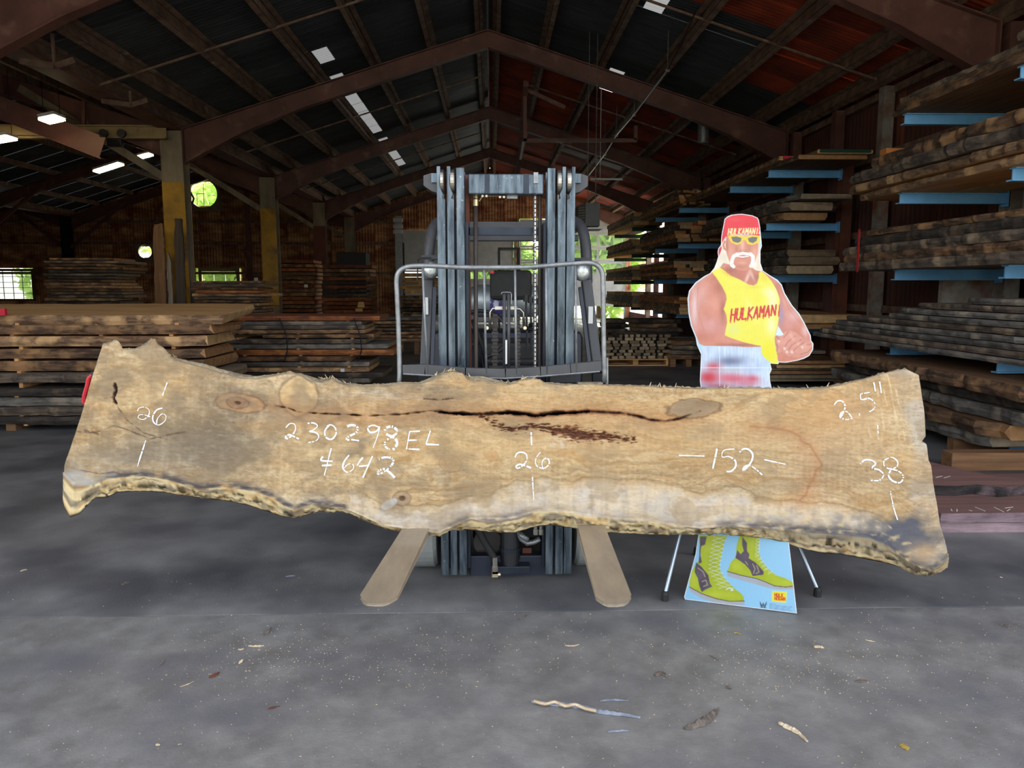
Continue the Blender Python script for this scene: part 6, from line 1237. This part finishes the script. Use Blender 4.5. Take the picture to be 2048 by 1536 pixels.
stroke(K1([(445,380),(520,356),(600,374)]), 4.5, (248, 242, 234)); stroke(K1([(478,386),(520,392),(566,384)]), 2.2, (250, 246, 240)); stroke(K1([(482,394),(520,402),(562,392)]), 1.2, (176, 84, 78), .9); stroke(K1([(440,400),(432,460)]), 1, (206, 190, 176), .6)
stroke(K1([(372,262),(360,290),(368,320),(382,330)]), 4, (206, 130, 106))
band = K1([(372,75),(430,43),(520,35),(600,48),(648,70),(660,140),(672,215),(640,212),(560,205),(480,205),(410,212),(380,222),(350,270),(338,300),(346,225),(356,160)])
bm_ = fill(band, (226, 34, 46), 1.2, .04, 29)
for x, y, rx_, ry, col, a in ((450,80,60,20,(240,70,70),.6),(360,220,12,60,(190,20,34),.6),(520,200,120,10,(190,20,34),.5)):
    p = kk(x, y); gg(p[0], p[1], rx_/4.152, ry/4.152, col, a, bm_)
fill(K1([(320,318),(345,300),(345,330),(325,380),(314,360)]), (206, 26, 40), 1)
# sunglasses
fill(K1([(400,215),(440,208),(510,216),(545,222),(600,212),(660,214),(668,235),(655,270),(600,290),(560,282),(545,250),(522,250),(505,280),(470,288),(425,268),(408,240)]), (246, 206, 32), 1)
fill(K1([(424,224),(470,220),(512,232),(505,262),(478,274),(440,262)]), (104, 104, 102), 1, .06, 33); fill(K1([(562,236),(600,222),(644,226),(636,256),(606,276),(574,266)]), (104, 104, 102), 1, .06, 35)
# hands
hm = fill(K1([(790,1045),(835,1050),(870,1010),(920,1000),(960,1015),(1030,1070),(1085,1090),(1100,1120),(1095,1165),(1060,1200),(980,1225),(900,1215),(850,1180),(805,1190),(820,1140),(790,1080)]), (216, 146, 126), 1, .08, 37)
for P in (((860,1150),(900,1090),(960,1045)), ((885,1185),(930,1120),(1010,1075)), ((925,1190),(970,1140),(1030,1100)), ((1010,1150),(1050,1120),(1085,1112)), ((800,1050),(825,1075),(828,1100)), ((900,1010),(880,1040),(860,1060)), ((1000,1200),(1060,1180),(1090,1150))): stroke(K1(P), 1.0, (140, 76, 62), .85)
for x, y in ((868, 1150), (888, 1178), (930, 1180), (1016, 1140), (822, 1090)): p = kk(x, y); gg(p[0], p[1], 2.4, 3, (250, 226, 214), .9)
for x, y in ((940, 1070), (980, 1110), (1040, 1130), (920, 1040)): p = kk(x, y); gg(p[0], p[1], 4, 5, (236, 176, 156), .7)
fill(K1([(815,962),(862,1035),(835,1046),(790,1040),(788,1110),(792,1130),(787,1060)]), (214, 232, 246), 1)
# lettering as stroke capitals
GL = {'H': [[(0,0),(0,1)],[(1,0),(1,1)],[(0,.5),(1,.5)]], 'U': [[(0,0),(0,.8),(.3,1),(.7,1),(1,.8),(1,0)]], 'L': [[(0,0),(0,1),(1,1)]], 'K': [[(0,0),(0,1)],[(1,0),(0,.5),(1,1)]],
      'A': [[(0,1),(.5,0),(1,1)],[(.2,.6),(.8,.6)]], 'M': [[(0,1),(0,0),(.5,.6),(1,0),(1,1)]], 'N': [[(0,1),(0,0),(1,1),(1,0)]], 'I': [[(.5,0),(.5,1)]], 'O': [[(0,.15),(0,.85),(.3,1),(.7,1),(1,.85),(1,.15),(.7,0),(.3,0),(0,.15)]],
      'G': [[(1,.1),(.6,0),(.2,0),(0,.25),(0,.8),(.3,1),(1,.95),(1,.5),(.6,.5)]], 'W': [[(0,0),(.25,1),(.5,.3),(.75,1),(1,0)]]}
def text(s, p0, p1, h0, h1, w, col, fillr=.7, slant=0, drip=False, up0=(0, 1)):
    n = len(s)
    for i, ch in enumerate(s):
        for P in GL[ch]:
            Q = []
            for x, y in P:
                t = (i+fillr*x)/n; h = h0+(h1-h0)*t; bx = p0[0]+(p1[0]-p0[0])*t; by = p0[1]+(p1[1]-p0[1])*t
                Q.append((bx+slant*(.5-y)*h, by+h*(y-.5)))
            stroke(Q, w, col)
            if drip: stroke([Q[-1], (Q[-1][0]-.5, Q[-1][1]+4)], w*.6, col)
SMASK[0] = ym; text('HULKAMANIA', kk(425, 872), kk(905, 818), 23, 19, 3.3, (206, 24, 40), .68, .12, True); SMASK[0] = bm_
text('HULKAMANIA', kk(402, 182), kk(690, 172), 12.5, 11.5, 2.1, (246, 232, 160), .66, .18); SMASK[0] = None
# ---- lower part: boots on sky-blue ground
low = GY > 1060; pm(low*1.0, (150, 206, 238))
pm(low*np.clip((GX-1480)/200, 0, .3)*1.0, (170, 214, 240))
def boot(P, sole, seed):
    m_ = fill(sole, (176, 180, 188), .9, .04, seed); m = fill(P, (176, 190, 38), .9, .07, seed+1); return m
b1 = boot(K2([(480,60),(510,330),(450,420),(400,500),(370,620),(368,710),(520,790),(700,850),(860,885),(1040,880),(1040,830),(1000,780),(930,730),(860,660),(800,600),(750,520),(740,420),(765,300),(790,180),(830,70)]), K2([(365,700),(372,760),(520,850),(700,905),(860,930),(1045,930),(1050,870),(860,880),(700,850),(520,790)]), 41)
b2 = boot(K2([(990,60),(950,200),(945,330),(880,400),(848,480),(840,515),(1000,560),(1200,600),(1300,640),(1420,690),(1560,705),(1660,690),(1650,650),(1560,600),(1440,560),(1340,480),(1250,360),(1220,250),(1240,60)]), K2([(835,505),(835,570),(1000,620),(1180,670),(1350,720),(1500,740),(1660,735),(1660,690),(1560,708),(1400,690),(1300,645),(1200,605),(1000,560)]), 43)
for x, y, rx_, ry, c, a in ((600,200,90,150,(196,206,60),.5),(700,800,200,40,(206,216,70),.5),(420,620,50,80,(204,212,60),.5),(950,450,60,70,(208,216,60),.6),(1560,650,90,40,(200,210,70),.6),(640,420,60,100,(150,166,30),.5),(1140,200,60,120,(190,202,60),.4)): gg(1320+x/6.206, 1060+y/6.206, rx_/6.206, ry/6.206, c, a, np.clip(b1+b2, 0, 1))
FLM = (92, 78, 92)
for P in ([(450,400),(520,460),(600,560),(620,660),(650,700),(560,740),(520,770),(490,700),(470,600),(430,520),(440,440)], [(500,80),(580,80),(560,180),(510,200),(500,300),(520,400),(480,420),(490,260)], [(1020,80),(1080,160),(1080,260),(1110,300),(1100,350),(1180,400),(1240,460),(1290,520),(1280,555),(1150,570),(1120,500),(1060,430),(990,380),(935,345),(960,250),(1000,300),(1040,260),(1020,180)]):
    fill(K2(P), FLM, 1, .12, 47)
for P in ([(520,640),(570,620),(590,680),(540,700)], [(1150,420),(1180,480),(1160,540)], [(1200,440),(1230,520),(1190,540)], [(540,530),(560,580)], [(470,470),(540,520)], [(1060,390),(1090,430)]): stroke(K2(P), 1.3, (196, 190, 150))
stroke(K2([(368,708),(520,790),(700,852),(860,884),(1045,880)]), 1.6, (96, 80, 84)); stroke(K2([(836,512),(1000,560),(1200,602),(1300,640),(1420,692),(1560,708),(1655,696)]), 1.6, (96, 80, 84))
for k in range(13):
    y = 80+k*50; xl_, xr2 = np.interp(y, [80, 300, 470, 700], [660, 620, 600, 740]), np.interp(y, [80, 300, 470, 700], [810, 765, 745, 890]); stroke(K2([(xl_, y+46), (xr2, y)]), .85, (232, 236, 240)); stroke(K2([(xl_, y), (xr2, y+50)]), .85, (226, 232, 236))
for k in range(11):
    y = 90+k*42; xm_ = np.interp(y, [80, 300, 480, 560], [1225, 1210, 1330, 1440]); stroke(K2([(xm_-30, y+34), (xm_+22, y)]), .8, (232, 236, 240)); stroke(K2([(xm_-28, y), (xm_+20, y+26)]), .7, (226, 232, 236))
stroke(K2([(820,740),(860,715),(905,725),(880,750),(910,745)]), 1.6, (236, 240, 244))
# lower right label
fill(K2([(1392,752),(1578,765),(1566,905),(1386,885)]), (222, 238, 120), .9); fill(K2([(1402,764),(1566,776),(1556,893),(1398,874)]), (246, 226, 40), .8)
text('HULK', (1320+1425/6.206, 1060+803/6.206), (1320+1535/6.206, 1060+812/6.206), 6, 6, 1.3, (210, 30, 36), .66); text('HOGAN', (1320+1422/6.206, 1060+848/6.206), (1320+1560/6.206, 1060+856/6.206), 6, 6, 1.3, (210, 30, 36), .7)
for dy in (0, 22):
    stroke(K2([(1242,890+dy),(1262,940+dy),(1282,905+dy),(1298,945+dy),(1322,892+dy)]), 1.1, (44, 48, 60))
stroke(K2([(1245,955),(1320,965)]), .8, (44, 48, 60))
for k in range(6): stroke(K2([(1360,912+k*16),((1440,1640,1620,1600,1640,1560)[k],912+k*16+(8,26,24,24,26,18)[k])]), .8, (96, 122, 160), .75)
# white die-cut border
do = dpl(OUTL, True); pm(np.clip((2.0-do)/1.2, 0, 1)*1.0, (240, 246, 250))
ins = pip(OUTL); cell = ins[:-1, :-1] & ins[1:, 1:] & ins[:-1, 1:] & ins[1:, :-1]
rt = empty('cardboard_figure', fa*.5+fb_*.5, 'life-size cardboard cutout of a man in yellow tank top and red headscarf', 'cardboard cutout')
Pg = cpt(GX, GY, .0012); idc = np.arange(GX.size).reshape(GX.shape); q = np.stack([idc[:-1, :-1], idc[1:, :-1], idc[1:, 1:], idc[:-1, 1:]], -1)[cell]
used = np.unique(q); mp_ = np.full(GX.size, -1); mp_[used] = np.arange(len(used)); vv = Pg.reshape(-1, 3)[used]-np.array(WL[rt.name]); me = bpy.data.meshes.new('printed_face')
me.from_pydata(vv.tolist(), [], [tuple(a) for a in mp_[q].tolist()]); ca = me.color_attributes.new('Col', 'FLOAT_COLOR', 'POINT')
ca.data.foreach_set('color', np.concatenate([lin_np(PC.reshape(-1, 3)[used])*.78, np.ones((len(used), 1))], 1).ravel()); me.materials.append(vmat('glossy_print', .34, bump=.0012, bscale=3, st=(60, 60, 1), spec=.5))
o = bpy.data.objects.new('printed_face', me); COL.objects.link(o); o.parent = rt; WL[o.name] = WL[rt.name]
mb = MB(); A_ = [Vector(map(float, cpt(x, y, 0))) for x, y in OUTL]; mb.prism(A_, nb_*.006); mb.build('backing_board', G['white'], parent=rt)
# easel behind
f1 = atz(1330, 1196, .012); f2 = atz(1635, 1188, .012); f3 = atz(1393, 1106, .012)
ap = Vector(((f1.x+f2.x)/2-.02, 3.93, 1.12)); rt = empty('display_easel', ((f1+f2+f3)/3), 'folding aluminium tripod easel standing behind the cardboard figure', 'easel')
d1 = at(1367, 1068, 3.72); d2 = at(1600, 1094, 3.75)
for f, d_ in ((f1, d1), (f2, d2), (f3, None)):
    top = ap; mb = MB(); mb.tube([f+Vector((0, 0, .02)), f.lerp(top, .5), top], [.0095, .0095, .0075], 10); lg = mb.build('leg', G['alu'], parent=rt)
    mb = MB(); mb.tube([f-Vector((0, 0, .012)), f+Vector((0, 0, .02)), f+Vector((0, 0, .035))], [.018, .018, .012], 12); mb.build('rubber_foot', G['rubber'], parent=lg)
mb = MB(); mb.box(tuple(ap-Vector((.04, .03, .03))), tuple(ap+Vector((.04, .03, .05)))); mb.build('hinge_head', G['black'], parent=rt, bevel=.005)
mb = MB(); h1 = f1.lerp(ap, .45); h2 = f2.lerp(ap, .45); mb.bar(h1, h2, .02, .012); mb.build('cross_bar', G['alu'], parent=rt)
# ================================================================ FLOOR DEBRIS
CH1 = mat('pale_chip_wood', (214, 196, 166), (176, 150, 116), scale=30, rough=.9, bump=.001)
CH2 = mat('dark_bark', (120, 108, 98), (76, 68, 62), scale=40, rough=.95, bump=.003)
CH3 = mat('grey_bark', (142, 148, 160), (104, 110, 122), scale=30, rough=.9, bump=.002)
LFY = mat('yellow_leaf', (170, 146, 66), (140, 112, 50), scale=20, rough=.7)
def strip_chunk(P, w, hgt_, m, name, lab, cat, seed):
    """irregular splinter along floor pixels P, width w, height hgt_"""
    mb = MB(); pts = [atz(x, y, 0) for x, y in smoothp(P, 6)]; n = len(pts); k0 = []; rr = random.Random(seed)
    for i, p in enumerate(pts):
        d = (pts[min(i+1, n-1)]-pts[max(i-1, 0)]).normalized(); s = Vector((-d.y, d.x, 0)); t = i/(n-1); ww = w*(.35+.65*math.sin(math.pi*min(1, t*1.1+.06)))*rr.uniform(.75, 1.2)/2; h = hgt_*rr.uniform(.6, 1.2)*(.5+.5*math.sin(math.pi*t))
        for a, b in ((-1, 0), (-.8, .7), (-.1, 1), (.6, .6), (1, 0)): mb.v.append(tuple(p+s*a*ww+Vector((0, 0, b*h+.0005))))
    for i in range(n-1):
        for j in range(5): mb.f.append((i*5+j, (i+1)*5+j, (i+1)*5+(j+1) % 5, i*5+(j+1) % 5)); mb.m.append(0)
    mb.f += [(4, 3, 2, 1, 0), tuple((n-1)*5+k for k in range(5))]; mb.m += [0, 0]
    return tag(mb.build(name, m), lab, cat)
s1 = strip_chunk([(1063, 1404), (1110, 1409), (1160, 1414), (1200, 1424), (1240, 1430), (1281, 1436)], .028, .012, CH3, 'bark_strip', 'long splintered bark strip lying on the front floor, pale at one end', 'bark strip', 1)
mb = MB(); mb.tube([atz(x, y, .012) for x, y in smoothp([(1068, 1402), (1090, 1408), (1110, 1404), (1130, 1412), (1150, 1409), (1170, 1417), (1192, 1422)], 3)], .0055, 6); o = mb.build('pale_splinter', CH1); o.location = o.location-s1.location; o.parent = s1
strip_chunk([(1200, 1402), (1225, 1400), (1257, 1402)], .014, .005, CH3, 'bark_strip', 'small blue-grey bark sliver just above the long bark strip', 'bark strip', 2)
strip_chunk([(1216, 1464), (1235, 1462), (1258, 1462)], .013, .005, CH3, 'bark_strip', 'small blue-grey bark sliver below the long bark strip', 'bark strip', 3)
strip_chunk([(1368, 1458), (1390, 1452), (1412, 1441), (1428, 1428), (1437, 1419)], .034, .02, CH2, 'bark_chunk', 'curved grey-brown bark chunk on the front floor', 'bark piece', 4)
strip_chunk([(1558, 1446), (1578, 1456), (1596, 1466), (1615, 1484)], .026, .010, CH1, 'bark_chunk', 'pale pointed bark flake on the front floor at the right', 'bark piece', 5)
for k, (P, w, h, m, lab) in enumerate((([(1130,1291),(1145,1292),(1159,1289)], .014, .004, CH1, 'pale flat wood chip on the floor below the right fork tip'),
    ([(1628,1295),(1637,1294),(1648,1297)], .02, .01, CH1, 'pale rounded wood chip below the corner of the cardboard figure'), ([(1731,1280),(1740,1282),(1750,1284)], .008, .003, CH1, 'slender pale chip on the floor at the right, behind the rounded chip'),
    ([(1033,1241),(1045,1236),(1054,1230)], .012, .006, CH2, 'small brown bark flake beyond the floor seam'), ([(1467,1267),(1474,1266),(1482,1269)], .012, .004, LFY, 'small yellow leaf on the floor seam before the cardboard figure'),
    ([(1800,1488),(1809,1493),(1815,1501)], .03, .004, LFY, 'curled yellow-brown leaf at the lower right floor'), ([(2000,1250),(2012,1252),(2022,1250)], .02, .006, CH2, 'dark leaf on the floor at the right edge'),
    ([(497,1292),(512,1293),(528,1292)], .012, .006, CH1, 'pale wood sliver on the left floor, the larger one'), ([(476,1299),(483,1300),(488,1298)], .010, .006, CH1, 'short pale chip left of the larger sliver'),
    ([(360,1374),(375,1369),(388,1363)], .008, .003, CH1, 'thin straw-coloured stick on the left floor'), ([(528,1270),(536,1265),(542,1256)], .012, .008, CH2, 'small bark curl standing near the floor seam at left'),
    ([(317,1332),(324,1326),(329,1321)], .010, .006, CH2, 'small tan bark flake on the left floor'), ([(478,1328),(482,1324),(486,1320)], .012, .008, CH1, 'tiny tan wood knob on the left floor'),
    ([(419,1356),(430,1350),(438,1345)], .022, .006, G['rack_rust'], 'reddish-brown bark flake on the left floor'), ([(535,1418),(560,1412)], .012, .002, G['rack_rust'], 'faint rusty scrap on the lower left floor'),
    ([(41,1143),(49,1140),(54,1140)], .014, .006, CH1, 'small pale leaf at the far left floor'), ([(244,1170),(250,1167),(258,1165)], .02, .008, CH2, 'small brown leaf on the left floor beneath the slab'),
    ([(571,1153),(580,1152),(590,1152)], .012, .004, CH3, 'small bluish chip on the floor left of the fork'), ([(312,1489),(320,1491)], .012, .006, CH1, 'round pale chip at the bottom of the left floor'),
    ([(1418,1310),(1440,1322)], .006, .003, CH2, 'small dark twig on the floor below the right fork'), ([(1310,1352),(1322,1346),(1334,1354)], .03, .008, CH2, 'crumpled dark leaf on the middle floor'),
    ([(1710,1363),(1725,1362),(1740,1361)], .022, .003, CH2, 'flat dark green-brown leaf on the right floor'), ([(1999,1154),(2006,1156)], .01, .004, CH1, 'small tan leaf on the floor under the purple-brown slabs'), ([(1454,1373),(1462,1379)], .02, .012, CH2, 'small dark scrap on the floor beside the twig'))):
    strip_chunk(P, w, h, m, 'wood_chip' if 'leaf' not in lab else 'fallen_leaf', lab, 'leaf' if 'leaf' in lab else 'wood chip', 20+k)
mb = MB(); rr = random.Random(3)
def fleck(x, y, s):
    a = rr.uniform(0, 6.28); c, sn = math.cos(a), math.sin(a); l, w = s*rr.uniform(.8, 2.4), s*rr.uniform(.4, .8); P = [(-l, -w), (l, -w*.6), (l*.8, w), (-l*.9, w*.7)]
    mb.add([(x+p*c-q_*sn, y+p*sn+q_*c, .0006) for p, q_ in P]+[(x, y, .002+s*.5)], [(0, 1, 4), (1, 2, 4), (2, 3, 4), (3, 0, 4)])
for k in range(900):
    px = rr.uniform(-50, 2100); py = 1130+420*rr.random()**.8; p = atz(px, py, 0); fleck(p.x, p.y, rr.uniform(.0006, .0018))
for cx_, cy_, sx, sy, n in ((640, 1320, 170, 40, 330), (1560, 1330, 130, 45, 420), (1000, 1290, 250, 40, 260), (500, 1310, 60, 30, 80), (1850, 1330, 120, 50, 120)):
    for k in range(n): p = atz(cx_+rr.gauss(0, sx), cy_+rr.gauss(0, sy), 0); fleck(p.x, p.y, rr.uniform(.0006, .0022))
tag(mb.build('wood_flecks', CH1), 'tiny pale wood flecks scattered over the concrete floor', 'wood flecks', kind='stuff')
